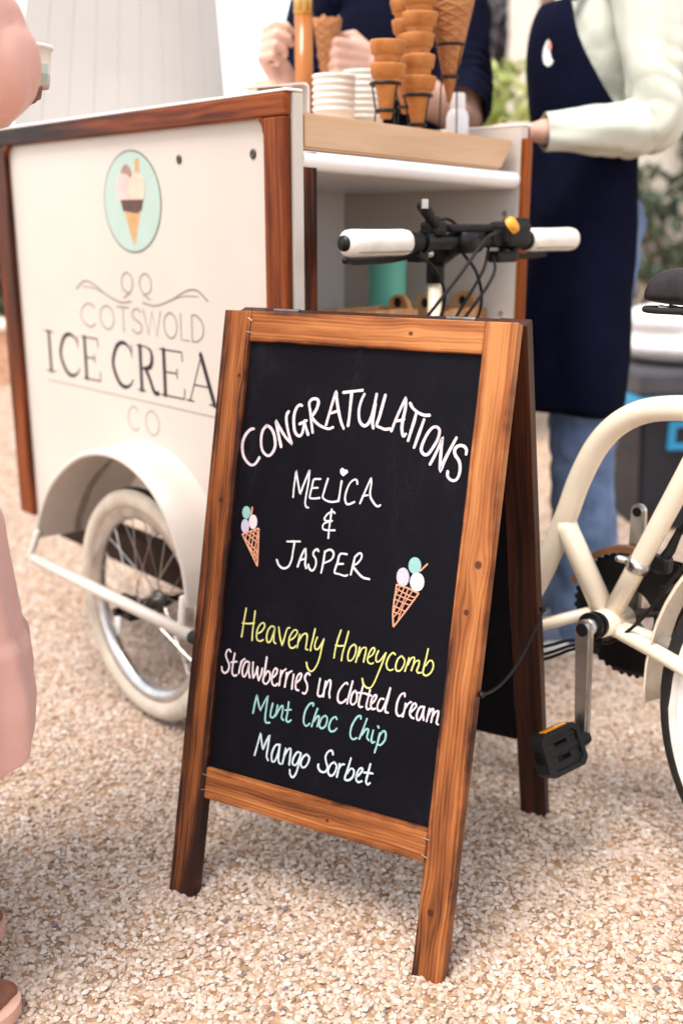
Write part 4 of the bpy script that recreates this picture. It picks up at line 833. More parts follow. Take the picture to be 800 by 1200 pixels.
# crankset
bm = B(); CRM = Matrix.Translation(P(-0.402, JB+0.055, 0.356+DZ)) @ Matrix.Rotation(math.pi/2, 4, 'X')
nT = 44
def gear(bm, r, th, zoff, M, inner=0.76):
    n_ = nT*4; o = []
    for k in range(n_):
        rr = r+(0.0045 if k % 4 in (1, 2) else 0.0); o.append((rr*math.cos(2*math.pi*k/n_), rr*math.sin(2*math.pi*k/n_)))
    outer = [[bm.verts.new(M @ Vector((x, y, z))) for x, y in o] for z in (zoff, zoff+th)]
    inn = [[bm.verts.new(M @ Vector((x*inner*r/math.hypot(x, y), y*inner*r/math.hypot(x, y), z))) for x, y in o] for z in (zoff, zoff+th)]
    for k in range(n_):
        q = (k+1) % n_
        bm.faces.new((outer[0][k], outer[0][q], outer[1][q], outer[1][k])); bm.faces.new((inn[0][q], inn[0][k], inn[1][k], inn[1][q]))
        bm.faces.new((outer[1][k], outer[1][q], inn[1][q], inn[1][k])); bm.faces.new((outer[0][q], outer[0][k], inn[0][k], inn[0][q]))
gear(bm, 0.098, 0.0040, 0.010, CRM, 0.45); part('chainring', bm, MAT['black_metal'])
bm = B(); gear(bm, 0.074, 0.0035, 0.022, CRM)
for k in range(5):
    a = 2*math.pi*k/5+0.3; tube(bm, [CRM @ Vector((0.01*math.cos(a), 0.01*math.sin(a), 0.018)), CRM @ Vector((0.073*math.cos(a), 0.073*math.sin(a), 0.016))], 0.008, 8)
part('chainring', bm, MAT['steel_dark'])
bm = B(); gr = []
for a in range(15, 166, 6):
    ca, sa = math.cos(R(a)), math.sin(R(a)); gr.append([bm.verts.new(CRM @ Vector((q*ca, q*sa, z))) for q, z in ((0.101, 0.004), (0.111, 0.004), (0.111, 0.018), (0.109, 0.018), (0.109, 0.006), (0.101, 0.006))])
for q in range(len(gr)-1):
    for k in range(6): bm.faces.new((gr[q][k], gr[q][(k+1) % 6], gr[q+1][(k+1) % 6], gr[q+1][k]))
part('chain_guard', bm, painted('brown_guard', (0.20, 0.09, 0.04), 0.4, 0.1, 20, 0.05), smooth=False)
bm = B()
for sg in (1, -1):
    tube(bm, [CRM @ Vector((0.02, sg*0.096, 0.0117)), CRM @ Vector((-0.1, sg*0.085, 0.0117)), CRM @ Vector((-0.42, sg*0.045-0.045, 0.0117))], 0.004, 6)
part('drive_chain', bm, MAT['steel_dark'])
def crank_arm(p0, p1, w0, w1, th):
    """an arm from eye p0 to eye p1 (in the cart frame), flat in the plane of the chainring"""
    bm = B(); d = (p1-p0); ln = d.length; z_ = d.normalized(); y_ = Vector((0, 1, 0)); x_ = y_.cross(z_).normalized(); y_ = z_.cross(x_)
    M = Matrix((( x_.x, y_.x, z_.x, p0.x), (x_.y, y_.y, z_.y, p0.y), (x_.z, y_.z, z_.z, p0.z), (0, 0, 0, 1)))
    pr = []
    for a in range(0, 181, 15): pr.append((w0/2*math.cos(R(a+180)), w0/2*math.sin(R(a+180))))
    for a in range(0, 181, 15): pr.append((w1/2*math.cos(R(a)), ln+w1/2*math.sin(R(a))))
    prism(bm, pr, -th/2, th/2, lambda p, q, dd: M @ Vector((p, dd, q)))
    bmesh.ops.bevel(bm, geom=[e for e in bm.edges if e.calc_face_angle(0) > 0.9], offset=0.003, segments=2, affect='EDGES')
    return bm
EYE = P(-0.4205, 0.190, 0.3755+0.0066); END = P(-0.4315, 0.186, 0.203+0.0065)
part('crank_arm', crank_arm(EYE, END, 0.0275, 0.022, 0.013), MAT['steel'])
bm = B(); tube(bm, [EYE+Vector((0, 0.0078, 0)), EYE+Vector((0, 0.0060, 0))], 0.0098, 20); part('crank_bolt', bm, MAT['black_metal'])
bm = B(); tube(bm, [EYE+Vector((0.0, -0.004, 0.0)), b(-0.4186, 0.371, -0.05)], 0.0125, 18); part('crank_spindle', bm, MAT['steel'], smooth=True)
E2 = P(-0.402, JB+0.080, 0.355+0.0125); EN2 = P(-0.394, JB+0.085, 0.517+0.0125)
part('crank_arm', crank_arm(E2, EN2, 0.030, 0.024, 0.013), MAT['steel'])
bm = B(); tube(bm, [EN2+Vector((0, 0.0075, 0)), EN2+Vector((0, 0.004, 0))], 0.0075, 16); part('crank_bolt', bm, MAT['black_metal'])
# pedal
PD = END+Vector((0.0, 0.058, 0.004))
ped_rot = Matrix.Translation(PD) @ Matrix.Rotation(-1.15, 4, 'Y') @ Matrix.Rotation(-0.10, 4, 'X')
bm = B(); hw, hl = 0.032, 0.040
outl = [(-hw, -hl*0.75), (-hw*0.75, -hl), (hw*0.75, -hl), (hw, -hl*0.75), (hw, hl*0.75), (hw*0.75, hl), (-hw*0.75, hl), (-hw, hl*0.75)]
inl = [(x*0.78, y*0.80) for x, y in outl]
n_ = len(outl)
vo = [[bm.verts.new(ped_rot @ Vector((x, y, z))) for x, y in outl] for z in (-0.0135, 0.0135)]
vi = [[bm.verts.new(ped_rot @ Vector((x, y, z))) for x, y in inl] for z in (-0.0135, 0.0135)]
for k in range(n_):
    q = (k+1) % n_
    bm.faces.new((vo[0][k], vo[0][q], vo[1][q], vo[1][k])); bm.faces.new((vi[0][q], vi[0][k], vi[1][k], vi[1][q]))
    bm.faces.new((vo[1][k], vo[1][q], vi[1][q], vi[1][k])); bm.faces.new((vo[0][q], vo[0][k], vi[0][k], vi[0][q]))
tube(bm, [ped_rot @ Vector((0, -0.06, 0)), ped_rot @ Vector((0, 0.04, 0))], 0.011, 12)
for sx_ in (-0.020, 0.0, 0.020): box(bm, (sx_, 0, 0), (0.013, 0.075, 0.020), 0.002, ped_rot)
for sy_ in (-0.022, 0.022): box(bm, (0, sy_, 0), (0.056, 0.018, 0.019), 0.002, ped_rot)
pedal = part('pedal', bm, MAT['black_plastic'])
for sx_ in (hw+0.0004, -hw-0.0004):
    bm = B(); box(bm, (sx_, 0, 0.001), (0.0024, 0.046, 0.0125), 0.0008, ped_rot); part('reflector', bm, MAT['amber'], pedal)
# front derailleur clamp and cage, cables along the frame
bm = B(); tube(bm, [b(-0.449, 0.457), b(-0.4555, 0.472)], 0.0178, 24); tube(bm, [b(-0.449, 0.464, -0.004)+Vector((0.018, 0.0, 0.003)), b(-0.449, 0.464, -0.004)+Vector((0.026, 0.004, 0.004))], 0.0055, 10, ball=True); part('clamp', bm, MAT['steel'], smooth=True)
bm = B()
box(bm, b(-0.478, 0.468, 0.018), (0.030, 0.020, 0.024), 0.004); tube(bm, [b(-0.470, 0.455, 0.018), b(-0.486, 0.490, 0.026), b(-0.497, 0.525, 0.030)], [0.010, 0.008, 0.005], 8); tube(bm, [b(-0.495, 0.518, 0.03), b(-0.508, 0.534, 0.03)], 0.006, 8, ball=True)
for dj_ in (0.050, 0.066): box(bm, b(-0.474, 0.425, dj_), (0.030, 0.0025, 0.075), 0.001)
box(bm, b(-0.484, 0.43, 0.04), (0.010, 0.05, 0.012), 0.002)
part('derailleur', bm, MAT['black_metal'])
bm = B(); tube(bm, spline([b(-0.40, 0.325, 0.0), b(-0.43, 0.342, -0.014), b(-0.475, 0.39, -0.018), b(-0.525, 0.472, -0.018), b(-0.59, 0.59, 0.0)], 6), 0.0028, 8); part('cable', bm, MAT['black_plastic'], smooth=True)
for q, zz in enumerate((0.0, -0.013, -0.022)):
    bm = B(); tube(bm, spline([b(-0.405, 0.325+zz*0.4, -0.012), b(-0.37, 0.328+zz*0.7, -0.03), b(-0.31, 0.298+zz, -0.04), b(-0.12, 0.205+zz, -0.03)], 6), 0.0027, 8); part('cable', bm, MAT['black_plastic'], smooth=True)
# saddle
bm = B(); rows = []
SAD = [(-0.436, 0.018, 0.858, 0.014), (-0.443, 0.027, 0.878, 0.036), (-0.465, 0.031, 0.889, 0.050), (-0.52, 0.036, 0.890, 0.052), (-0.58, 0.055, 0.890, 0.052), (-0.64, 0.088, 0.894, 0.054), (-0.69, 0.098, 0.900, 0.052), (-0.715, 0.085, 0.890, 0.034), (-0.722, 0.05, 0.882, 0.015)]
for (i, hw_, zt, dp) in SAD:
    ring_ = []
    for k in range(14):
        a = math.pi*k/13; ring_.append(bm.verts.new(b(i, zt-dp*(1-math.sin(a))**1.4, -hw_*math.cos(a))))
    rows.append(ring_)
for q in range(len(rows)-1):
    for k in range(13): bm.faces.new((rows[q][k], rows[q][k+1], rows[q+1][k+1], rows[q+1][k]))
    bm.faces.new((rows[q][13], rows[q][0], rows[q+1][0], rows[q+1][13]))
bm.faces.new(rows[0]); bm.faces.new(rows[-1][::-1])
bmesh.ops.recalc_face_normals(bm, faces=bm.faces)
sad = part('saddle', bm, painted('saddle_leather', (0.022, 0.016, 0.018), 0.42, 0.3, 30, 0.7, bscale=90), smooth=True)
sad.modifiers.new('sub', 'SUBSURF').render_levels = 2
bm = B(); tube(bm, spline([b(-0.56, 0.835, -0.052), b(-0.47, 0.832, -0.034), b(-0.442, 0.832, -0.018), b(-0.436, 0.832, 0.0), b(-0.442, 0.832, 0.018), b(-0.47, 0.832, 0.034), b(-0.56, 0.835, 0.052)], 6), 0.0045, 10)
part('saddle_edge', bm, MAT['rubber'], sad, True)
bm = B()
for dj in (-0.02, 0.02): tube(bm, [b(-0.46, 0.836, dj*0.6), b(-0.55, 0.822, dj), b(-0.64, 0.826, dj), b(-0.69, 0.845, dj)], 0.0035, 8)
part('saddle_rails', bm, MAT['steel'], sad)
# handlebar
HI, HZ_ = -0.100, 0.918
def h(j, z=0.0, i=0.0): return P(HI+i, j, HZ_+z+0.035*j)
bm = B(); tube(bm, [h(0.005), h(0.15), h(0.27), h(0.39), h(0.552)], 0.0112, 16); bar = part('handlebar', bm, MAT['black_metal'], smooth=True)
bm = B(); tube(bm, [P(-0.035, JB, 0.850+DZ), P(-0.035, JB, 0.893+DZ)], 0.0150, 18); tube(bm, [P(-0.030, JB, 0.888+DZ), h(JB, 0.004, 0.012)], [0.0195, 0.0185], 16); tube(bm, [h(JB-0.024), h(JB+0.024)], 0.0195, 18)
part('stem', bm, MAT['black_metal'], smooth=True)
for (j0, j1) in ((0.010, 0.138), (0.552, 0.424)):
    d = (j1-j0)/abs(j1-j0)
    bm = B(); js = [j0, j0+d*0.004, j0+d*0.012, j0+d*0.04, j0+d*0.08, j0+d*0.115, j0+d*0.124, j1]
    rr = [0.0145, 0.0185, 0.0198, 0.0194, 0.0190, 0.0193, 0.0180, 0.0135]
    tube(bm, [h(j) for j in js], rr, 24)
    g_ = part('grip', bm, MAT['grip'], smooth=True)
    bm = B(); tube(bm, [h(j0-d*0.0012), h(j0+d*0.004)], 0.0092, 20); part('plug', bm, MAT['black_plastic'], g_)
    bm = B()
    for k in range(26):
        j = j0+d*(0.014+0.0042*k); tube(bm, [h(j, -0.0117, -0.0163), h(j+d*0.0015, -0.0142, -0.0138)], 0.0008, 5)
    part('stitching', bm, painted('thread', (0.45, 0.40, 0.34), 0.8, 0.1, 50, 0), g_)
    bm = B(); tube(bm, [h(j1), h(j1+d*0.008)], 0.0165, 18); tube(bm, [h(j1+d*0.008), h(j1+d*0.024)], 0.0145, 16); part('collar', bm, MAT['black_plastic'])
    jl = j1+d*0.03
    bm = B(); tube(bm, [h(jl, 0, 0), h(jl+d*0.014, 0, 0)], 0.017, 16); box(bm, h(jl+d*0.004, -0.020, 0.012), (0.03, 0.022, 0.022), 0.004); lev = part('brake_mount', bm, MAT['black_metal'])
    bm = B(); tube(bm, spline([h(jl, -0.020, 0.022), h(jl-d*0.03, -0.026, 0.040), h(jl-d*0.09, -0.028, 0.040), h(jl-d*0.125, -0.026, 0.036)], 5), [0.0062, 0.0062, 0.0055, 0.005], 10, ball=True); part('brake_lever', bm, MAT['black_metal'], lev, True)
    bm = B(); tube(bm, [h(jl+d*0.012, -0.016, 0.006), h(jl+d*0.022, -0.018, 0.002)], 0.0055, 10, ball=True); part('adjuster', bm, MAT['steel'], lev, True)
# left shifter with its raised thumb lever
bm = B(); box(bm, h(0.196, 0.020, 0.002), (0.034, 0.030, 0.022), 0.006); box(bm, h(0.188, 0.032, -0.004), (0.022, 0.016, 0.012), 0.004)
shl = part('shifter', bm, MAT['black_plastic'])
bm = B(); tube(bm, [h(0.186, 0.026, -0.010), h(0.160, 0.038, -0.022), h(0.138, 0.052, -0.030)], [0.007, 0.0085, 0.010], 10, ball=True); part('thumb_lever', bm, MAT['black_plastic'], shl, True)
bm = B(); box(bm, h(0.133, 0.055, -0.038), (0.004, 0.012, 0.014), 0.001); part('badge', bm, MAT['steel'], shl)
# right shifter: a bigger block with an orange window
bm = B(); box(bm, h(0.372, 0.010, -0.004), (0.050, 0.058, 0.040), 0.008); box(bm, h(0.385, 0.026, -0.006), (0.032, 0.036, 0.020), 0.005); box(bm, h(0.360, -0.026, 0.0), (0.03, 0.05, 0.018), 0.005)
box(bm, h(0.335, 0.004, 0.0), (0.03, 0.03, 0.026), 0.006)
shr = part('shifter', bm, MAT['black_plastic'])
bm = B(); lathe(bm, [(0.014, 0), (0.014, 0.008), (0.010, 0.012), (0, 0.013)], 20, Matrix.Translation(h(0.350, 0.022, -0.022)) @ Matrix.Rotation(0.5, 4, 'X') @ Matrix.Rotation(-0.9, 4, 'Y'), cap=False); part('gear_window', bm, MAT['orange_light'], shr, True)
bm = B(); box(bm, h(0.272, 0.020, -0.004), (0.02, 0.10, 0.012), 0.004); part('bell_bracket', bm, MAT['black_plastic'])
# cables sweeping from the levers down to the column
for pts in ([h(0.155, -0.018, 0.0), h(0.185, -0.040, -0.012), h(0.212, -0.085, -0.01), h(0.222, -0.15, 0.02)],
            [h(0.325, 0.012, -0.02), h(0.265, 0.004, -0.045), h(0.205, -0.05, -0.045), h(0.158, -0.115, -0.02), h(0.14, -0.19, 0.03)],
            [h(0.325, -0.012, 0.0), h(0.29, -0.045, -0.02), h(0.255, -0.10, -0.01), h(0.238, -0.16, 0.02)],
            [h(0.335, -0.018, 0.0), h(0.305, -0.05, -0.03), h(0.27, -0.10, -0.02), h(0.248, -0.16, 0.02)],
            [h(0.262, -0.018, 0.0), h(0.275, -0.05, -0.02), h(0.30, -0.10, -0.01), h(0.302, -0.17, 0.02)],
            [h(0.20, 0.03, 0.0), h(0.225, 0.034, 0.0), h(0.252, 0.022, 0.0)]):
    bm = B(); tube(bm, spline(pts, 7), 0.0026, 8); part('cable', bm, MAT['black_plastic'], smooth=True)

# ================================================================ THINGS ON AND IN THE CART
def place(name, label, cat, loc, group=None): return empty(name, label, cat, loc, group)
BT = 1.103                                             # top of the wooden block on the counter
# timber serving block
bm = B()
prism(bm, [(0.0205, 1.052), (0.476, 1.052), (0.512, BT), (0.0205, BT)], 0.0, 0.30, lambda j, z, d: P(0.004+d, j, z))
bmesh.ops.bevel(bm, geom=[e for e in bm.edges if e.calc_face_angle(0) > 0.3], offset=0.004, segments=2, affect='EDGES')
bmesh.ops.transform(bm, matrix=Matrix.Translation(P(0, 0.26, 1.05)).inverted() , verts=bm.verts)
BLK = dict(light=(0.60, 0.40, 0.26), mid=(0.53, 0.335, 0.20), dark=(0.38, 0.21, 0.11))
def block_mat(off, burn_or_shade):
    m = wood('oiled_beech', off=off, burn_or_shade=burn_or_shade, zlen=0.5, ring=60, rough=0.55, bstr=0.12, **BLK)
    t = m.node_tree; sx = next(n for n in t.nodes if n.type == 'SEPXYZ'); tc = next(n for n in t.nodes if n.type == 'TEX_COORD')
    mp = t.nodes.new('ShaderNodeMapping'); mp.inputs['Rotation'].default_value = (R(90), 0, 0)   # grain along the block
    for l in list(t.links):
        if l.to_node == sx: t.links.remove(l)
    t.links.new(tc.outputs['Object'], mp.inputs[0]); t.links.new(mp.outputs[0], sx.inputs[0]); return m
blk = empty('serving_block', 'thick pale timber block lying on the cart counter under the cones', 'wooden block', mat=TM @ Matrix.Translation(P(0, 0.26, 1.05)))
obj('slab', bm, block_mat(2.0, (0.15, 0.15)), blk)
# white curved tray end beside the block
tray = empty('metal_tray', 'white folded metal tray standing on the counter behind the trim corner', 'tray', mat=TM @ Matrix.Translation(P(0.17, 0.10, BT)))
bm = B()
pr = [(-0.095, 0.046), (-0.06, 0.050), (0.02, 0.061), (0.028, 0.061), (0.033, 0.057), (0.034, 0.05), (0.034, 0.002), (0.031, 0.002), (0.031, 0.048), (0.029, 0.056), (0.02, 0.058), (-0.06, 0.047), (-0.095, 0.043)]
prism(bm, pr, -0.05, -0.012, lambda p, q, d: Vector((d, -p, q)))
obj('tray_shell', bm, painted('white_tray', (0.74, 0.74, 0.74), 0.3, 0.03, 8, 0.02), tray)
# wooden bowl behind the panel edge
BT_ = at(312, 95, 1.80)
bwl = empty('wooden_bowl', 'upturned pale wooden bowl behind the top rail of the painted side', 'bowl', mat=Matrix.Translation((BT_.x, BT_.y, 1.050)) @ Matrix.Diagonal((1, 1, (BT_.z-1.050)/0.095, 1)))
bm = B(); lathe(bm, [(0.0, 0.095), (0.016, 0.0945), (0.017, 0.090), (0.030, 0.084), (0.041, 0.062), (0.046, 0.03), (0.0475, 0.0), (0.044, 0.0), (0.043, 0.03), (0.037, 0.06), (0.027, 0.079), (0.0, 0.088)], 36, cap=False)
obj('bowl_shell', bm, wood('turned_wood', off=3, burn_or_shade=(0.1, 0.1), zlen=0.1, ring=90, rough=0.6, bstr=0.1, **BLK), bwl, True)

# paper tubs
def paper(name, c): return painted(name, c, 0.6, 0.03, 20, 0.03)
TUBM = [paper('tub_paper', (0.80, 0.78, 0.74)), paper('tub_print', (0.50, 0.62, 0.56))]
def make_tub(label, mat, flip, group):
    t = empty('paper_tub', label, 'paper tub', mat=mat, group=group)
    bm = B(); lathe(bm, [(0.0, 0.002), (0.030, 0.002), (0.0305, 0.0), (0.0325, 0.012), (0.0345, 0.026), (0.0365, 0.044), (0.0385, 0.044), (0.0392, 0.046), (0.0385, 0.0485), (0.0358, 0.0475), (0.032, 0.004), (0.0, 0.004)], 36, cap=False)
    for f in bm.faces:
        c = f.calc_center_median(); r_ = math.hypot(c.x, c.y); a = math.atan2(c.y, c.x)
        if 0.012 < c.z < 0.026 and r_ > 0.0325 and (int((a+3.2)*3) % 3) != 0: f.material_index = 1
    obj('cup_wall', bm, TUBM, t, True)
    return t
def copy_thing(o, M, label=None, group=None):
    c = o.copy(); col.objects.link(c); c.matrix_world = M
    if label: c['label'] = label
    if group: c['group'] = group
    for ch in list(o.children):
        k = ch.copy(); col.objects.link(k); k.parent = c; pass
        for g in list(ch.children):
            q = g.copy(); col.objects.link(q); q.parent = k
    return c
ORD = ['bottom', 'second', 'third', 'fourth', 'fifth', 'sixth', 'seventh', 'eighth']
tub0 = None
for (i, j, n_, dz, lab) in ((0.250, 0.303, 6, 0.0112, 'stack beside the tray'), (0.285, 0.408, 8, 0.0112, 'stack behind the wafer cones')):
    for k in range(n_):
        M = TM @ Matrix.Translation(P(i, j, BT+0.0005+dz*k)) @ Matrix.Rotation(1.3*k+i*9, 4, 'Z')
        where = 'topmost' if k == n_-1 else ORD[k]
        L = 'white paper tub, %s of the %s' % (where if where in ('topmost', 'bottom') else where+' from the bottom', lab)
        if tub0 is None: tub0 = make_tub(L, M, 0, 'stacked paper tubs')
        else: copy_thing(tub0, M, L, 'stacked paper tubs')

# wafer cones
def wafer_mat(name, c0, c1, kind):
    m, t, b = new_mat(name, 0.75)
    v = coords(t)
    f = noise(t, v, 55, 4, 0.6)
    t.links.new(ramp(t, f, [(0.3, c0), (0.7, c1)]), b.inputs['Base Color'])
    sx = t.nodes.new('ShaderNodeSeparateXYZ'); t.links.new(v, sx.inputs[0])
    th = math_n(t, 'ARCTAN2', sx.outputs[1], sx.outputs[0])
    if kind == 'lattice':
        u1 = math_n(t, 'ADD', math_n(t, 'MULTIPLY', th, 3.0), math_n(t, 'MULTIPLY', sx.outputs[2], 210.0))
        u2 = math_n(t, 'SUBTRACT', math_n(t, 'MULTIPLY', th, 3.0), math_n(t, 'MULTIPLY', sx.outputs[2], 210.0))
        hgt = math_n(t, 'MAXIMUM', math_n(t, 'POWER', math_n(t, 'ABSOLUTE', math_n(t, 'SINE', u1)), 6.0), math_n(t, 'POWER', math_n(t, 'ABSOLUTE', math_n(t, 'SINE', u2)), 6.0))
        bump(t, b, hgt, 0.9, 0.0016)
    else:
        bump(t, b, math_n(t, 'ADD', math_n(t, 'MULTIPLY', math_n(t, 'POWER', math_n(t, 'ABSOLUTE', math_n(t, 'SINE', math_n(t, 'MULTIPLY', th, 6.0))), 3.0), 0.4), f), 0.5, 0.002)
    return m
WAF = wafer_mat('wafer', (0.36, 0.115, 0.022), (0.50, 0.20, 0.050), 'ribs')
WAFL = wafer_mat('waffle', (0.34, 0.125, 0.038), (0.46, 0.20, 0.072), 'lattice')
def make_wafer(label, mat, group):
    t = empty('wafer_cone', label, 'ice cream cone', mat=mat, group=group)
    bm = B(); lathe(bm, [(0.0, 0.0), (0.0088, 0.0), (0.0098, 0.003), (0.0165, 0.042), (0.0205, 0.050), (0.0215, 0.053), (0.0225, 0.062)], 36, cap=False); obj('cone_foot', bm, WAF, t, True)
    bm = B(); lathe(bm, [(0.0222, 0.0605), (0.0262, 0.063), (0.0292, 0.0775), (0.0297, 0.081), (0.0290, 0.0828), (0.0270, 0.082), (0.0225, 0.066), (0.0155, 0.046), (0.0080, 0.004), (0, 0.004)], 36, cap=False); obj('cone_rim', bm, WAF, t, True)
    return t
waf0 = None
CR = random.Random(4)
STK = ((0.062, 0.246, 1.118, 2, 0.0345, 'short stack of two cones'), (0.062, 0.3215, 1.108, 6, 0.0325, 'tall front stack'), (0.115, 0.352, 1.140, 5, 0.0325, 'stack tucked behind the tall one'))
for (i, j, z, n_, dz, lab) in STK:
    for k in range(n_):
        M = TM @ Matrix.Translation(P(i, j, z+dz*k)+Vector((CR.uniform(-.001, .001), CR.uniform(-.001, .001), 0))) @ Matrix.Rotation(CR.uniform(0, 6), 4, 'Z') @ Matrix.Rotation(CR.uniform(-.06, .06), 4, 'X')
        where = 'topmost' if k == n_-1 else ('bottom one' if k == 0 else ORD[k]+' from the bottom')
        L = 'golden wafer cone, %s of the %s' % (where, lab)
        if waf0 is None: waf0 = make_wafer(L, M, 'stacked wafer cones')
        else: copy_thing(waf0, M, L, 'stacked wafer cones')
def wire_stand(label, i, j, zs, rs, zb):
    t = empty('cone_stand', label, 'cone stand', mat=TM @ Matrix.Translation(P(i, j, BT)), group='black wire cone stands')
    for z, r_ in zip(zs, rs):
        bm = B(); tube(bm, [(r_*math.cos(2*math.pi*k/40), r_*math.sin(2*math.pi*k/40), z-BT) for k in range(40)], 0.0029, 8, closed=True)
        obj('ring', bm, MAT['black_metal'], t, True)
    for a in (0.4, 3.3):
        bm = B(); rr = max(rs)
        tube(bm, [(rs[0]*math.cos(a), rs[0]*math.sin(a), zs[0]-BT), (rs[-1]*1.1*math.cos(a), rs[-1]*1.1*math.sin(a), zs[-1]-BT), (rs[-1]*1.3*math.cos(a), rs[-1]*1.3*math.sin(a), 0.002)] if rs[-1] < rs[0] else [(rr*math.cos(a), rr*math.sin(a), zs[0]-BT), (rr*math.cos(a), rr*math.sin(a), 0.002)], 0.0013, 6)
        obj('leg', bm, MAT['black_metal'], t)
    return t
wire_stand('black wire stand holding the short stack of wafer cones', 0.062, 0.246, (1.171, 1.130), (0.0235, 0.0150), 0)
wire_stand('black wire stand holding the tall front stack of wafer cones', 0.062, 0.3215, (1.161, 1.115), (0.0235, 0.0135), 0)
wire_stand('black wire stand half hidden behind the tall wafer cones', 0.115, 0.352, (1.193, 1.150), (0.0235, 0.0145), 0)
wire_stand('black wire stand holding the long waffle cone', 0.09, 0.430, (1.257, 1.205), (0.0235, 0.0135), 0)
wc = empty('waffle_cone', 'long lattice waffle cone pointing down through a wire stand', 'waffle cone', mat=TM @ Matrix.Translation(P(0.09, 0.430, 1.163)))
bm = B(); lathe(bm, [(0.001, 0.0), (0.004, 0.004), (0.0365, 0.150), (0.045, 0.19), (0.0432, 0.19), (0.034, 0.148), (0.003, 0.008)], 44, cap=False)
obj('wafer_roll', bm, WAFL, wc, True)
# white squeeze bottle
bt = empty('squeeze_bottle', 'small white plastic bottle standing at the end of the block', 'bottle', mat=TM @ Matrix.Translation(P(0.12, 0.487, BT)))
bm = B(); lathe(bm, [(0.0, 0.0), (0.019, 0.0), (0.0205, 0.003), (0.0205, 0.044), (0.017, 0.054), (0.0125, 0.058)], 28, cap=False); obj('bottle_body', bm, painted('frosted_plastic', (0.74, 0.75, 0.78), 0.35, 0.03, 20, 0.02), bt, True)
bm = B(); lathe(bm, [(0.0125, 0.056), (0.0135, 0.058), (0.0130, 0.082), (0.0115, 0.085), (0.0, 0.085)], 24, cap=False); obj('cap', bm, painted('white_cap', (0.80, 0.80, 0.80), 0.4, 0.02, 20, 0.02), bt, True)
# parasol pole
pp = empty('parasol_pole', 'varnished timber parasol pole with brass ferrule rising from the cart', 'parasol pole', mat=TM @ Matrix.Translation(P(0.35, 0.318, 1.051)))
bm = B(); tube(bm, [(0, 0, 0), (0, 0, 0.273)], 0.0168, 24); obj('lower_pole', bm, wood('pole_wood', light=(0.40, 0.135, 0.022), mid=(0.33, 0.098, 0.014), dark=(0.20, 0.05, 0.008), off=8, burn_or_shade=(0.15, 0.15), zlen=0.3, ring=60, rough=0.3, coat=0.5, bstr=0.05), pp, True)
bm = B(); lathe(bm, [(0.0170, 0.272), (0.0182, 0.274), (0.0182, 0.335), (0.0170, 0.337)], 28); obj('ferrule', bm, MAT['brass'], pp, True)
bm = B(); tube(bm, [(0, 0, 0.336), (0, 0, 0.95)], 0.0160, 24); obj('upper_pole', bm, wood('pole_wood', light=(0.40, 0.135, 0.022), mid=(0.33, 0.098, 0.014), dark=(0.20, 0.05, 0.008), off=18, burn_or_shade=(0.15, 0.15), zlen=0.3, ring=60, rough=0.3, coat=0.5, bstr=0.05), pp, True)
# on the shelf: teal tumbler and a timber crate with arched ends
tt = empty('tumbler', 'teal plastic tumbler standing on the cart shelf behind the left grip', 'tumbler', mat=TM @ Matrix.Translation(P(0.17, 0.362, 0.777)))
bm = B(); lathe(bm, [(0.0, 0.0), (0.0335, 0.0), (0.0345, 0.003), (0.0350, 0.135), (0.0355, 0.138), (0.0325, 0.138), (0.0315, 0.006), (0, 0.006)], 36, cap=False); obj('cup_wall', bm, MAT['teal'], tt, True)
CRT = dict(light=(0.56, 0.31, 0.15), mid=(0.44, 0.20, 0.075), dark=(0.22, 0.08, 0.03))
def crate(label, i0, i1, j0, j1, z0, arch_h):
    c = empty('timber_crate', label, 'crate', mat=TM @ Matrix.Translation(P((i0+i1)/2, (j0+j1)/2, z0)), group='crates on the cart shelf')
    hj, hi = (j1-j0)/2, (i1-i0)/2
    for s in (-1, 1):
        bm = B()
        pr = [(-hi, 0), (hi, 0), (hi, 0.030)]+[(hi*0.62*math.cos(R(a)), 0.030+arch_h*math.sin(R(a))) for a in range(0, 181, 12)]+[(-hi, 0.030)]
        prism(bm, pr, -0.005, 0.005, lambda p, q, d: Vector((p, s*(hj-0.006)+d, q)))
        e_ = obj('crate_end', bm, wood('crate_wood', off=4+s, burn_or_shade=(0.25, 0.25), zlen=0.1, ring=70, rough=0.6, bstr=0.1, **CRT), c)
        bm = B(); lathe(bm, [(0.009, -0.0055), (0.009, 0.0055)], 16, Matrix.Translation((0, s*(hj-0.006), 0.032+arch_h*0.35)) @ Matrix.Rotation(math.pi/2, 4, 'X')); obj('finger_hole', bm, MAT['black_plastic'], e_)
        bm = B(); box(bm, (s*(hi-0.005), 0, 0.017), (0.009, 2*hj-0.024, 0.032), 0.001); obj('crate_side', bm, wood('crate_wood', off=9+s, burn_or_shade=(0.25, 0.25), zlen=0.1, ring=70, rough=0.6, bstr=0.1, **CRT), c)
    bm = B(); box(bm, (0, 0, 0.0025), (2*hi-0.02, 2*hj-0.024, 0.004)); obj('crate_base', bm, wood('crate_wood', off=14, burn_or_shade=(0.3, 0.3), zlen=0.1, ring=70, rough=0.6, bstr=0.1, **CRT), c)
crate('small timber crate with arched ends on the shelf near the teal tumbler', 0.045, 0.125, 0.075, 0.315, 0.777, 0.024)
crate('small timber crate with arched ends on the shelf below the right grip', 0.06, 0.16, 0.40, 0.515, 0.777, 0.030)

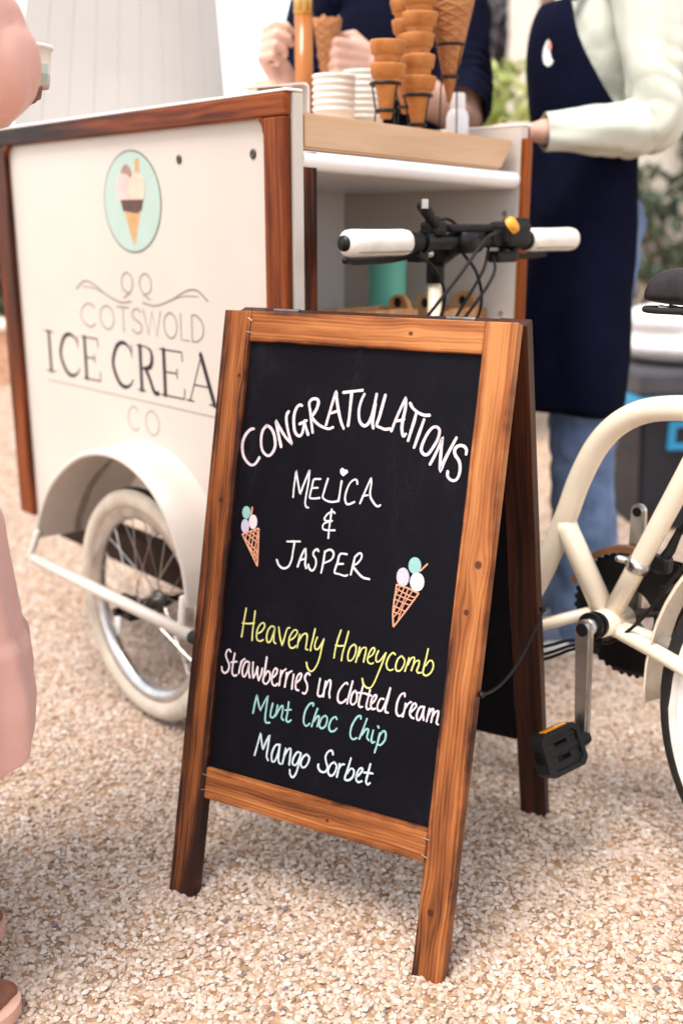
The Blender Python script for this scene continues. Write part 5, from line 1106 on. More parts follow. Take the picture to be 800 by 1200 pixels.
# ================================================================ PEOPLE
def skin_mat(name, c):
    m, t, b = new_mat(name, 0.5, c, 0, 0, 0.4)
    v = coords(t); f = noise(t, v, 30, 5, 0.6)
    t.links.new(ramp(t, f, [(0.3, (c[0]*0.88, c[1]*0.78, c[2]*0.76)), (0.7, c)]), b.inputs['Base Color'])
    b.inputs['Subsurface Weight'].default_value = 0.12; b.inputs['Subsurface Radius'].default_value = (0.012, 0.005, 0.003); b.inputs['Subsurface Scale'].default_value = 0.5
    bump(t, b, noise(t, v, 400, 2), 0.15, 0.0006); return m
SK_F = skin_mat('fair_skin', (0.66, 0.42, 0.33)); SK_D = skin_mat('brown_skin', (0.20, 0.085, 0.05))
def body(name, chains, parent, mat, voxel=0.007, smooth=3, ells=(), factor=0.5):
    """one continuous surface: tapered, round-ended limbs and ellipsoids fused by a voxel remesh"""
    bm = B()
    for ch in chains:
        pts = [p for p, r_ in ch]; rs_ = [r_ for p, r_ in ch]
        tube(bm, pts, rs_, 16, ball=True)
    for (c, r_, rot) in ells:
        bmesh.ops.create_uvsphere(bm, u_segments=24, v_segments=16, radius=1.0, matrix=Matrix.Translation(c) @ rot.to_4x4() @ Matrix.Diagonal((*r_, 1)))
    o = obj(name, bm, mat, parent, True)
    md_ = o.modifiers.new('fuse', 'REMESH'); md_.mode = 'VOXEL'; md_.voxel_size = voxel; md_.use_smooth_shade = True
    if smooth:
        s_ = o.modifiers.new('smooth', 'SMOOTH'); s_.iterations = smooth; s_.factor = factor
    return o
def wrinkle(o, scale, strength, basis='VORONOI_F2_F1', mid=0.35):
    tx = bpy.data.textures.new('folds', 'CLOUDS'); tx.noise_scale = scale; tx.noise_basis = basis; tx.noise_depth = 1
    m_ = o.modifiers.new('folds', 'DISPLACE'); m_.texture = tx; m_.strength = strength; m_.mid_level = mid; m_.texture_coords = 'LOCAL'
    s_ = o.modifiers.new('soften', 'SMOOTH'); s_.iterations = 2; s_.factor = 0.4
    return o
def cloth_tube(name, pts, rad, parent, mat, elbow=0.5, amp=0.10, ph=0.0, n=48, rings=110, width=0.16):
    pts = [Vector(p) for p in pts]
    sp = spline([tuple(p) for p in pts], 24); L_s = [0.0]
    for i in range(1, len(sp)): L_s.append(L_s[-1]+(sp[i]-sp[i-1]).length)
    tot = L_s[-1]; kn = []                                        # arc length at the control points
    for p in pts:
        kn.append(min(range(len(sp)), key=lambda q: (sp[q]-p).length)); 
    kn = [L_s[q]/tot for q in kn]
    bm = B(); prev = None; rr = []; j = 0
    for k in range(rings+1):
        s = k/rings
        while j < len(L_s)-2 and L_s[j+1]/tot < s: j += 1
        f = (s*tot-L_s[j])/max(1e-6, L_s[j+1]-L_s[j]); p = sp[j].lerp(sp[j+1], max(0, min(1, f)))
        lo, hi = max(0, j-6), min(len(sp)-1, j+7); t = (sp[hi]-sp[lo]).normalized()
        u = t.orthogonal().normalized() if prev is None else (prev-t*prev.dot(t)).normalized()
        prev = u; v = t.cross(u)
        q = 0
        while q < len(kn)-2 and kn[q+1] < s: q += 1
        g = max(0, min(1, (s-kn[q])/max(1e-6, kn[q+1]-kn[q]))); g = g*g*(3-2*g); r0 = rad[q]*(1-g)+rad[q+1]*g
        near = math.exp(-((s-elbow)/width)**2); ring_ = []
        for m in range(n):
            a = 2*math.pi*m/n
            side_ = 0.55+0.45*math.cos(a-ph)
            c1 = abs(math.sin(s*42+1.6*math.sin(a+ph)+0.8*math.sin(2*a+s*9)))**0.6-0.6
            c2 = math.sin(s*15+a*1.0+ph)*math.sin(a*2+s*7+1.0)
            c3 = math.sin(a*3+s*8+2.0)*0.6+math.sin(a*7-s*13)*0.35
            w_ = 1+amp*(near*side_*c1*1.15+0.24*c2+0.30*c3)
            ring_.append(bm.verts.new(p+(u*math.cos(a)+v*math.sin(a))*r0*w_))
        rr.append(ring_)
    for k in range(rings):
        for m in range(n): bm.faces.new((rr[k][m], rr[k][(m+1) % n], rr[k+1][(m+1) % n], rr[k+1][m]))
    bm.faces.new(rr[0][::-1])
    o = obj(name, bm, mat, parent, True)
    return o
I3 = Matrix.Identity(3)
def loft(rows, n=28, a0=0, a1=360, closed=True):
    """rows of (centre, rx, ry); ring k runs from angle a0 to a1 (0 = +X)"""
    bm = B(); rings = []
    for (c, rx, ry) in rows:
        c = Vector(c); m = n if closed else n+1
        rings.append([bm.verts.new(c+Vector((rx*math.cos(R(a0+(a1-a0)*k/n)), ry*math.sin(R(a0+(a1-a0)*k/n)), 0))) for k in range(m)])
    for q in range(len(rings)-1):
        m = len(rings[q])
        for k in range(m if closed else m-1):
            bm.faces.new((rings[q][k], rings[q][(k+1) % m], rings[q+1][(k+1) % m], rings[q+1][k]))
    return bm
def hand(wrist, fwd, palm, thumb_side, curl=0.6, size=1.0, spread=0.05, thumb_in=0.5, wrist_r=0.026):
    """chains for a palm, four unequal bent fingers and a thumb leaving the side of the palm"""
    f = Vector(fwd).normalized(); pn = Vector(palm); pn = (pn-f*pn.dot(f)).normalized(); s = Vector(thumb_side); s = (s-f*s.dot(f)-pn*s.dot(pn)).normalized()
    w_ = Vector(wrist); k_ = size; ch = []
    for q, (off, ln, r_) in enumerate(((0.030, 0.072, 0.0092), (0.010, 0.080, 0.0095), (-0.010, 0.074, 0.0090), (-0.029, 0.058, 0.0080))):
        kn = w_+f*0.088*k_+s*off*k_
        ch.append([(w_+f*0.005+s*off*0.55*k_, 0.0165*k_), (w_+f*0.045*k_+s*off*0.85*k_, 0.0150*k_), (kn, 0.0115*k_)])
        d = f.copy(); p = kn; pts = [(p-f*0.02, r_*1.15*k_), (p, r_*1.12*k_)]
        ax = f.cross(pn)
        c_ = curl*(1+0.12*q)
        for seg, fr in enumerate((0.46, 0.32, 0.24)):
            d = Quaternion(ax, c_*(0.9, 1.15, 0.75)[seg]) @ d
            d = (d+s*spread*(1.5-q)*0.15).normalized()
            p = p+d*ln*fr*k_; pts.append((p, r_*(0.98, 0.90, 0.78)[seg]*k_))
        ch.append(pts)
    t0 = w_+f*0.022*k_+s*0.022*k_
    d1 = (f*0.65+s*0.8+pn*0.45*thumb_in).normalized(); t1 = t0+d1*0.040*k_
    d2 = (f*0.9+s*(0.45-0.7*thumb_in)+pn*0.75*thumb_in).normalized(); t2 = t1+d2*0.032*k_
    d3 = (f*0.95+s*(0.2-0.8*thumb_in)+pn*0.55*thumb_in).normalized(); t3 = t2+d3*0.026*k_
    ch.append([(t0, 0.017*k_), (t1, 0.0125*k_), (t2, 0.0108*k_), (t3, 0.0088*k_)])
    return ch
def head(parent, c, face, skin, hair_mat, long_hair=True):
    """head parts for chains: returns ellipsoids for the body; adds eyes and hair"""
    f = Vector(face).normalized(); s = f.cross(Vector((0, 0, 1))).normalized(); c = Vector(c)
    rot = Matrix((( s.x, f.x, 0), (s.y, f.y, 0), (s.z, f.z, 1)))
    e = [(c+Vector((0, 0, 0.02)), (0.072, 0.092, 0.098), rot), (c+f*0.018+Vector((0, 0, -0.045)), (0.055, 0.070, 0.070), rot),
         (c+f*0.098+Vector((0, 0, -0.018)), (0.014, 0.018, 0.022), rot), (c+f*0.088+Vector((0, 0, -0.060)), (0.024, 0.010, 0.008), rot),
         (c+s*0.074-f*0.005+Vector((0, 0, -0.012)), (0.010, 0.020, 0.030), rot), (c-s*0.074-f*0.005+Vector((0, 0, -0.012)), (0.010, 0.020, 0.030), rot)]
    for sg in (-1, 1):
        bm = B(); bmesh.ops.create_uvsphere(bm, u_segments=12, v_segments=8, radius=0.0115, matrix=Matrix.Translation(c+f*0.081+s*0.031*sg+Vector((0, 0, 0.012)))); obj('eye', bm, painted('eye', (0.10, 0.07, 0.05), 0.2, 0.3, 90, 0), parent, True)
    ells = [(c-f*0.018+Vector((0, 0, 0.045)), (0.084, 0.092, 0.088), rot), (c-f*0.05+Vector((0, 0, -0.02)), (0.078, 0.062, 0.10), rot)]
    if long_hair: ells.append((c-f*0.075+Vector((0, 0, -0.14)), (0.070, 0.040, 0.15), rot))
    body('hair', [], parent, hair_mat, 0.010, 3, ells)
    return e
HAIR = fabric('brown_hair', (0.09, 0.045, 0.025), 0.3, 40, 0.8, 0.5, 300, 0.01, 0)
NAVY = fabric('navy_cotton', (0.0032, 0.0040, 0.0150), 0.25, 6, 0.55, 0.9, 700, 0.02, 0.05)
NAVY2 = fabric('navy_jersey', (0.0040, 0.0047, 0.0150), 0.25, 7, 0.5, 0.9, 700, 0.02, 0.05)
MINTY = fabric('pale_mint_jersey', (0.56, 0.575, 0.50), 0.05, 8, 0.42, 0.9, 900, 0.018, 0.15)
DENIM = fabric('washed_denim', (0.115, 0.175, 0.31), 0.45, 6, 0.6, 0.85, 800, 0.02, 0.05)
PINKF = fabric('dusty_pink_satin', (0.66, 0.375, 0.32), 0.08, 5, 0.55, 0.55, 600, 0.03, 0.2)
SHOEM = painted('white_shoe', (0.72, 0.71, 0.70), 0.5, 0.05, 10, 0.1)

# --- woman in a navy apron at the right-hand end of the cart, facing left
wm = empty('person', 'person in pale mint sleeves, navy bib apron and jeans leaning an arm on the cart', 'person', (0.50, 2.36, 0))
def rel(o):
    def f(x, y, z): return Vector((x, y, z))-o.location
    return f
r = rel(wm)
sh_n, sh_f = r(0.565, 2.215, 1.405), r(0.53, 2.53, 1.405)
el_n, wr_n = r(0.618, 2.165, 1.122), r(0.385, 2.125, 1.112)
el_f, wr_f = r(0.58, 2.58, 1.12), r(0.36, 2.50, 1.13)
tors = [(r(0.555, 2.37, 1.46), 0.05), (r(0.545, 2.37, 1.40), 0.075)]
hd = head(wm, r(0.525, 2.37, 1.62), (-1, -0.05, -0.2), SK_F, HAIR)
ch = [[(r(0.56, 2.37, 1.36), 0.06), (r(0.545, 2.37, 1.46), 0.05), (r(0.53, 2.37, 1.56), 0.05)],
      [(sh_n, 0.034), (el_n+Vector((-0.012, 0, 0.008)), 0.026), (wr_n, 0.025)], [(sh_f, 0.040), (el_f, 0.028), (wr_f, 0.025)]]
ch += hand(wr_n, (-1, -0.03, 0.05), (0, 0.05, -1), (0, 1, 0.1), 0.35)
ch += hand(wr_f, (-1, -0.1, 0.0), (0, 0.05, -1), (0, -1, 0.1), 0.35)
for (hy, ky, ay, dx) in ((2.28, 2.27, 2.265, 0.0), (2.46, 2.47, 2.48, 0.05)):
    ch.append([(r(0.52+dx, hy, 0.86), 0.09), (r(0.525+dx, ky, 0.48), 0.056), (r(0.545+dx, ay, 0.09), 0.036)])
    ch.append([(r(0.555+dx, ay, 0.05), 0.034), (r(0.42+dx, ay-0.02, 0.035), 0.028)])
el_ = hd+[(r(0.535, 2.38, 1.27), (0.085, 0.115, 0.16), I3), (r(0.525, 2.375, 1.08), (0.085, 0.118, 0.15), I3), (r(0.525, 2.37, 0.90), (0.115, 0.165, 0.13), I3)]
body('figure', ch, wm, SK_F, 0.0075, 3, el_)
# top with long sleeves
tc_ = []
te_ = [(r(0.533, 2.38, 1.28), (0.118, 0.150, 0.18), I3), (r(0.525, 2.37, 1.10), (0.106, 0.146, 0.16), I3), (r(0.545, 2.37, 1.415), (0.080, 0.150, 0.05), I3), (r(0.47, 2.31, 1.26), (0.070, 0.072, 0.075), I3), (r(0.47, 2.44, 1.26), (0.065, 0.07, 0.07), I3)]
top_ = wrinkle(body('long_sleeved_top', tc_, wm, MINTY, 0.007, 4, te_), 0.10, 0.014)
cloth_tube('sleeve', [sh_n+Vector((-0.035, 0.05, 0.035)), sh_n+Vector((0.0, 0.0, -0.01)), sh_n.lerp(el_n, 0.6)+Vector((0.006, 0, 0)), el_n+Vector((-0.004, 0, 0.022)), el_n+Vector((-0.040, 0, 0.0)), el_n.lerp(wr_n, 0.5), wr_n+Vector((0.0, 0, 0.0))], [0.045, 0.060, 0.060, 0.053, 0.053, 0.046, 0.034], top_, MINTY, 0.56, 0.30, 2.2)
cloth_tube('sleeve', [sh_f+Vector((-0.02, -0.05, 0.03)), sh_f, sh_f.lerp(el_f, 0.6), el_f+Vector((-0.01, 0, 0.02)), el_f.lerp(wr_f, 0.5), wr_f], [0.045, 0.058, 0.056, 0.052, 0.045, 0.034], top_, MINTY, 0.58, 0.13, 1.0)
# jeans
jc = []
for (hy, ky, ay, dx) in ((2.28, 2.27, 2.265, 0.0), (2.46, 2.47, 2.48, 0.05)):
    jc.append([(r(0.525+dx, hy, 0.88), 0.105), (r(0.525+dx, ky, 0.62), 0.086), (r(0.53+dx, ky, 0.45), 0.074), (r(0.55+dx, ay, 0.20), 0.078), (r(0.555+dx, ay, 0.065), 0.083)])
je = [(r(0.53, 2.37, 0.93), (0.125, 0.175, 0.12), I3)]
wrinkle(body('jeans', jc, wm, DENIM, 0.009, 3, je), 0.11, 0.022)
for (ay, dx) in ((2.265, 0.0), (2.48, 0.05)):
    o = body('shoe', [[(r(0.60+dx, ay, 0.045), 0.040), (r(0.50+dx, ay-0.005, 0.043), 0.043), (r(0.41+dx, ay-0.015, 0.036), 0.036)]], wm, fabric('grey_blue_canvas', (0.13, 0.16, 0.23), 0.2, 12, 0.3, 0.8, 700, 0.01, 0), 0.008, 3)
    bm = B(); prism(bm, [(0.405, -0.03), (0.375, -0.012), (0.375, 0.012), (0.405, 0.032), (0.50, 0.042), (0.62, 0.038), (0.645, 0.0), (0.62, -0.038), (0.50, -0.044)], 0.002, 0.030, lambda p, q, d: r(p+dx, ay-0.008+q, d)); obj('sole', bm, SHOEM, o)
# bib apron: skirt wrapped round the hips, bib, neck strap, waist tie, badge
def apron(parent, r, cx, cy, mat, fdir, rows_skirt, rows_bib, span):
    bm = loft([(r(*c), rx, ry) for c, rx, ry in rows_skirt], 40, fdir-span, fdir+span, False)
    for v_ in bm.verts:
        fz = max(0.15, min(1.0, (1.12-v_.co.z)/0.5)); v_.co.x += fz*(0.010*math.sin(v_.co.y*34+v_.co.z*4)+0.005*math.sin(v_.co.y*71+1)); v_.co.y += fz*(0.010*math.sin(v_.co.x*40+v_.co.z*6)+0.004*math.sin(v_.co.z*17))
    o = obj('apron_skirt', bm, mat, parent, True); s_ = o.modifiers.new('t', 'SOLIDIFY'); s_.thickness = 0.004; o.modifiers.new('s', 'SUBSURF').render_levels = 1
    bm = B(); rings = []
    for (c, rx, ry, sp) in rows_bib:
        c = r(*c); rings.append([bm.verts.new(c+Vector((rx*math.cos(R(fdir-sp+2*sp*k/20)), ry*math.sin(R(fdir-sp+2*sp*k/20)), 0))) for k in range(21)])
    for q in range(len(rings)-1):
        for k in range(20): bm.faces.new((rings[q][k], rings[q][k+1], rings[q+1][k+1], rings[q+1][k]))
    o2 = obj('apron_bib', bm, mat, parent, True); s_ = o2.modifiers.new('t', 'SOLIDIFY'); s_.thickness = 0.004; o2.modifiers.new('s', 'SUBSURF').render_levels = 2; wrinkle(o2, 0.12, 0.016, 'BLENDER_ORIGINAL', 0.5); wrinkle(o, 0.16, 0.02, 'BLENDER_ORIGINAL', 0.5)
    return o2
WS = [((0.525, 2.37, 1.135), 0.116, 0.158), ((0.522, 2.37, 1.06), 0.124, 0.165), ((0.52, 2.365, 0.95), 0.137, 0.19), ((0.517, 2.36, 0.80), 0.140, 0.195), ((0.514, 2.355, 0.67), 0.138, 0.195), ((0.510, 2.35, 0.548), 0.136, 0.192)]
WB = [((0.525, 2.37, 1.125), 0.121, 0.163, 118), ((0.53, 2.37, 1.18), 0.135, 0.185, 88), ((0.53, 2.37, 1.26), 0.146, 0.192, 66), ((0.535, 2.37, 1.33), 0.142, 0.19, 50), ((0.54, 2.37, 1.375), 0.128, 0.18, 44)]
bib = apron(wm, r, 0.52, 2.37, NAVY, 180, WS, WB, 128)
for sg in (-1, 1):
    bm = B(); pts = spline([r(0.455, 2.37+sg*0.105, 1.37), r(0.485, 2.37+sg*0.10, 1.435), r(0.545, 2.37+sg*0.075, 1.475), r(0.60, 2.37+sg*0.03, 1.475)], 6)
    for a in range(len(pts)-1):
        box(bm, (pts[a]+pts[a+1])/2, (0.004, 0.024, (pts[a+1]-pts[a]).length*1.15), 0, None)
    tube(bm, pts, 0.009, 8); obj('neck_strap', bm, NAVY, bib, True)
bm = B(); tube(bm, [r(0.525+0.124*math.cos(R(a)), 2.37+0.166*math.sin(R(a)), 1.13+0.004*math.sin(a*0.2)) for a in range(0, 360, 10)], 0.009, 8, closed=True); obj('waist_tie', bm, NAVY, bib, True)
bm = B(); bc = r(0.4155, 2.262, 1.272)
Mb = Matrix.Translation(bc) @ Vector((-0.80, -0.62, 0.08)).to_track_quat('Z', 'Y').to_matrix().to_4x4()
lathe(bm, [(0.0, 0.003), (0.018, 0.003), (0.019, 0.0), (0.018, -0.004)], 24, Mb @ Matrix.Diagonal((0.95, 1.45, 1, 1)), cap=False)
lathe(bm, [(0.0, 0.0042), (0.008, 0.0040), (0.0085, 0.002)], 16, Mb @ Matrix.Translation((0.0, 0.012, 0)), cap=False)
for k, f in enumerate(bm.faces):
    if k >= 24*3: f.material_index = 1
obj('badge', bm, [painted('badge_white', (0.72, 0.72, 0.76), 0.4, 0.05, 60, 0), painted('badge_coral', (0.75, 0.28, 0.20), 0.4, 0.05, 60, 0)], bib)

# --- server in navy behind the counter, holding a cone
sv = empty('person', 'person in navy with rolled sleeves serving behind the cart and holding a small cone', 'person', (0.10, 2.55, 0))
r = rel(sv)
shl_, shr_ = r(0.255, 2.53, 1.40), r(-0.055, 2.53, 1.40)
ell_, wrl = r(0.262, 2.40, 1.155), r(*at(440, 76, 2.25))
elr, wrr = r(-0.075, 2.47, 1.14), r(*at(326, 82, 2.24))
hd = head(sv, r(0.10, 2.50, 1.63), (-0.2, -1, -0.35), SK_F, HAIR)
ch = [[(r(0.10, 2.55, 1.36), 0.06), (r(0.10, 2.54, 1.46), 0.05), (r(0.10, 2.52, 1.56), 0.05)],
      [(shl_, 0.048), (ell_, 0.042), (ell_.lerp(wrl, 0.4), 0.040), (wrl, 0.028)], [(shr_, 0.048), (elr, 0.040), (wrr, 0.027)]]
ch += hand(wrl, (-0.80, -0.45, 0.05), (-0.40, 0.85, -0.05), (0, 0, 1), 1.0, 1.0, 0.05, 0.9)
ch += hand(wrr, (-0.25, -0.85, 0.40), (0.92, -0.30, 0.0), (0, 0.3, 1), 1.0, 0.95, 0.05, 0.8)
for sx_ in (-0.09, 0.09):
    ch.append([(r(0.10+sx_, 2.55, 0.86), 0.09), (r(0.10+sx_, 2.54, 0.48), 0.056), (r(0.10+sx_, 2.56, 0.09), 0.036)]); ch.append([(r(0.10+sx_, 2.57, 0.05), 0.034), (r(0.10+sx_, 2.44, 0.035), 0.028)])
body('figure', ch, sv, SK_F, 0.0045, 1, hd+[(r(0.10, 2.55, 1.27), (0.16, 0.105, 0.17), I3), (r(0.10, 2.55, 1.08), (0.135, 0.095, 0.15), I3), (r(0.10, 2.55, 0.90), (0.16, 0.115, 0.13), I3)])
shirt_ = wrinkle(body('shirt', [],
     sv, NAVY2, 0.009, 4, [(r(0.10, 2.55, 1.28), (0.172, 0.118, 0.19), I3), (r(0.10, 2.55, 1.08), (0.15, 0.108, 0.17), I3), (r(0.10, 2.55, 1.41), (0.165, 0.085, 0.055), I3), (r(0.10, 2.55, 0.93), (0.17, 0.125, 0.13), I3)]), 0.12, 0.018)
cloth_tube('sleeve', [shl_+Vector((-0.05, 0, 0.03)), shl_, shl_.lerp(ell_, 0.55), ell_+Vector((0, 0.005, 0.045)), ell_+Vector((-0.01, -0.02, 0.02))], [0.05, 0.066, 0.064, 0.060, 0.057], shirt_, NAVY2, 0.75, 0.2, 0.0)
cloth_tube('sleeve', [shr_+Vector((0.05, 0, 0.03)), shr_, shr_.lerp(elr, 0.55), elr+Vector((0, 0.005, 0.045)), elr+Vector((-0.01, -0.02, 0.02))], [0.05, 0.062, 0.060, 0.056, 0.053], shirt_, NAVY2, 0.75, 0.2, 0.0)
body('trousers', [[(r(0.10+sx_, 2.55, 0.88), 0.10), (r(0.10+sx_, 2.54, 0.48), 0.072), (r(0.10+sx_, 2.56, 0.07), 0.062)] for sx_ in (-0.085, 0.085)], sv, DENIM, 0.011, 3)
for sx_ in (-0.09, 0.09): body('shoe', [[(r(0.10+sx_, 2.59, 0.043), 0.041), (r(0.10+sx_, 2.47, 0.040), 0.041), (r(0.10+sx_, 2.40, 0.035), 0.034)]], sv, MAT['black_plastic'], 0.009, 3)
# the cone in the hand: a short rough-edged wafer
hc = empty('wafer_cone', 'rough edged brown wafer cone held up in the fist of the server', 'ice cream cone', wrl+sv.location+Vector((-0.80, -0.45, 0.05)).normalized()*0.098+Vector((-0.010, 0.022, 0.012)))
bm = B(); rings = []
for q, (r_, z) in enumerate(((0.011, -0.05), (0.019, 0.0), (0.0265, 0.045), (0.029, 0.062), (0.027, 0.0615), (0.020, 0.02), (0.010, -0.04))):
    rings.append([bm.verts.new((r_*math.cos(2*math.pi*k/28), r_*math.sin(2*math.pi*k/28), z+(0.003*math.sin(k*2.3)+0.002*math.sin(k*5.1) if q in (3, 4) else 0))) for k in range(28)])
for q in range(6):
    for k in range(28): bm.faces.new((rings[q][k], rings[q][(k+1) % 28], rings[q+1][(k+1) % 28], rings[q+1][k]))
obj('wafer_roll', bm, WAFL, hc, True)

# --- guest in a pink dress at the left edge, nearer the camera
gu = empty('person', 'person in a dusty pink dress at the edge of the view holding a white tub', 'person', (-0.60, 1.16, 0))
r = rel(gu)
hd = head(gu, r(-0.60, 1.17, 1.60), (0.6, 0.8, -0.1), SK_D, fabric('black_hair', (0.015, 0.011, 0.010), 0.3, 40, 0.8, 0.6, 300, 0.01, 0))
she, ele, wre = r(-0.50, 1.10, 1.37), r(*at(-8, 62, 1.15)), r(*at(-40, 108, 1.36))
shf, elf, wrf = r(-0.70, 1.26, 1.37), r(-0.70, 1.34, 1.10), r(-0.64, 1.50, 1.12)
ch = [[(r(-0.60, 1.16, 1.34), 0.06), (r(-0.60, 1.16, 1.44), 0.05), (r(-0.60, 1.165, 1.54), 0.048)], [(she, 0.045), (ele, 0.036), (wre, 0.025)], [(shf, 0.045), (elf, 0.036), (wrf, 0.025)]]
ch += hand(wre, (0.62, 0.72, 0.25), (0.6, -0.55, 0.1), (0.0, -0.2, 1), 0.85, 0.85)
ch += hand(wrf, (0.1, 0.9, 0.1), (0.3, -0.2, -1), (0.8, -0.3, 0.2), 0.6, 0.95)
LEGS = ((r(-0.588, 1.235, 0), (1.0, -0.12)), (r(-0.522, 1.072, 0), (1.0, 0.05)))
for (p, d) in LEGS:
    d = Vector((d[0], d[1], 0)).normalized(); sd_ = Vector((-d.y, d.x, 0))
    ch.append([(p*0.5+r(-0.60, 1.16, 0)*0.5+Vector((0, 0, 0.85)), 0.085), (p+d*0.01+Vector((0, 0, 0.47)), 0.055), (p+Vector((0, 0, 0.30)), 0.052), (p-d*0.005+Vector((0, 0, 0.10)), 0.034)])
    ch.append([(p-d*0.04+Vector((0, 0, 0.052)), 0.030), (p+d*0.03+Vector((0, 0, 0.050)), 0.032), (p+d*0.075+Vector((0, 0, 0.036)), 0.030)])
    for q, (of, ln, tr) in enumerate(((0.026, 0.034, 0.0125), (0.009, 0.031, 0.0088), (-0.005, 0.026, 0.0082), (-0.017, 0.020, 0.0078), (-0.028, 0.012, 0.0074))):
        b0 = p+d*0.075+sd_*of*(1 if p is LEGS[0][0] else 1)+Vector((0, 0, 0.030))
        ch.append([(b0-d*0.03, tr*1.15), (b0+d*ln*0.5+Vector((0, 0, 0.001)), tr*0.95), (b0+d*ln-Vector((0, 0, 0.006)), tr)])
body('figure', ch, gu, SK_D, 0.0065, 2, hd+[(r(-0.60, 1.16, 1.25), (0.14, 0.12, 0.17), I3), (r(-0.60, 1.16, 1.05), (0.125, 0.11, 0.15), I3), (r(-0.60, 1.16, 0.88), (0.15, 0.13, 0.13), I3)])
for (p, d) in LEGS:
    d = Vector((d[0], d[1], 0)).normalized(); sd_ = Vector((-d.y, d.x, 0))
    bm = B(); pr = [(-0.085, -0.022), (-0.09, 0.0), (-0.085, 0.022), (-0.02, 0.032), (0.06, 0.044), (0.105, 0.042), (0.125, 0.022), (0.122, -0.008), (0.10, -0.032), (0.06, -0.044), (-0.02, -0.034)]
    prism(bm, [(a.x, a.y) for a in spline(pr+[pr[0]], 4)[:-1]], 0.004, 0.021, lambda a, q, z: p+d*a+sd_*q+Vector((0, 0, z)))
    o = obj('sandal', bm, painted('pink_leather', (0.62, 0.36, 0.28), 0.45, 0.08, 30, 0.2), gu)
    bm = B(); tube(bm, [p+d*0.055+sd_*0.046+Vector((0, 0, 0.015)), p+d*0.06+sd_*0.03+Vector((0, 0, 0.058)), p+d*0.062-sd_*0.02+Vector((0, 0, 0.060)), p+d*0.055-sd_*0.046+Vector((0, 0, 0.015))], 0.006, 8); obj('strap', bm, painted('pink_leather', (0.62, 0.36, 0.28), 0.45, 0.08, 30, 0.2), o, True)
# dress
rows = [((-0.60, 1.16, 1.40), 0.085, 0.080), ((-0.60, 1.16, 1.36), 0.150, 0.115), ((-0.60, 1.16, 1.26), 0.158, 0.135), ((-0.60, 1.16, 1.14), 0.145, 0.125), ((-0.60, 1.16, 1.04), 0.135, 0.118), ((-0.608, 1.165, 0.92), 0.165, 0.150), ((-0.605, 1.17, 0.78), 0.182, 0.172), ((-0.602, 1.175, 0.62), 0.192, 0.188), ((-0.602, 1.18, 0.48), 0.206, 0.205), ((-0.600, 1.185, 0.38), 0.214, 0.215), ((-0.600, 1.185, 0.305), 0.206, 0.212)]
def lerp_rows(rows, n):
    out = []
    for k in range(n+1):
        f = k/n*(len(rows)-1); q = min(int(f), len(rows)-2); g = f-q; (c0, x0, y0), (c1, x1, y1) = rows[q], rows[q+1]
        out.append((tuple(c0[m]*(1-g)+c1[m]*g for m in range(3)), x0*(1-g)+x1*g, y0*(1-g)+y1*g))
    return out
bm = loft([(r(*c), rx, ry) for c, rx, ry in lerp_rows(rows, 90)], 120)
for v_ in bm.verts:
    z = v_.co.z; k_ = max(0, min(1, (1.0-z)/0.6)); a = math.atan2(v_.co.y, v_.co.x)
    rad = 1+k_*(0.030*math.sin(a*9+z*2+0.5*math.sin(z*9))+0.020*math.sin(a*17+1+z*3)+0.010*math.sin(a*29+z*5))+0.006*k_*math.sin(z*23+a*5)
    for zt in (0.46, 0.62, 0.80):                                   # seams: a gathered step at the top of each tier
        dz_ = zt-0.02*math.sin(a*2)-z
        if 0 < dz_ < 0.10: rad += 0.030*math.exp(-dz_/0.03)
        elif -0.012 < dz_ <= 0: rad -= 0.012
    v_.co.x *= rad; v_.co.y *= rad
    if z < 0.32: v_.co.z += 0.014*math.sin(a*3+0.5)
o = obj('dress', bm, PINKF, gu, True); s_ = o.modifiers.new('t', 'SOLIDIFY'); s_.thickness = 0.003; o.modifiers.new('s', 'SUBSURF').render_levels = 1
cloth_tube('sleeve', [she+Vector((-0.05, 0.02, 0.02)), she+Vector((0, 0, -0.03)), she.lerp(ele, 0.6)+Vector((-0.004, 0, 0)), ele+Vector((0.0, 0.004, 0.0)), ele+Vector((-0.012, 0.03, -0.030)), ele.lerp(wre, 0.5)+Vector((-0.014, 0, -0.014)), ele.lerp(wre, 0.72)+Vector((-0.012, 0, -0.008))], [0.050, 0.054, 0.046, 0.041, 0.038, 0.036, 0.034], o, PINKF, 0.50, 0.22, 0.6)
cloth_tube('sleeve', [shf+Vector((0.03, -0.02, 0.02)), shf, shf.lerp(elf, 0.6), elf, elf.lerp(wrf, 0.45)], [0.055, 0.062, 0.060, 0.058, 0.052], o, PINKF, 0.7, 0.14, 0.2)
gt_ = empty('paper_tub', 'white paper tub in the hand of the guest in pink', 'paper tub', Vector(wre)+gu.location+Vector((0.062, 0.030, 0.008)))
for ch_ in tub0.children:
    k = ch_.copy(); col.objects.link(k); k.parent = gt_

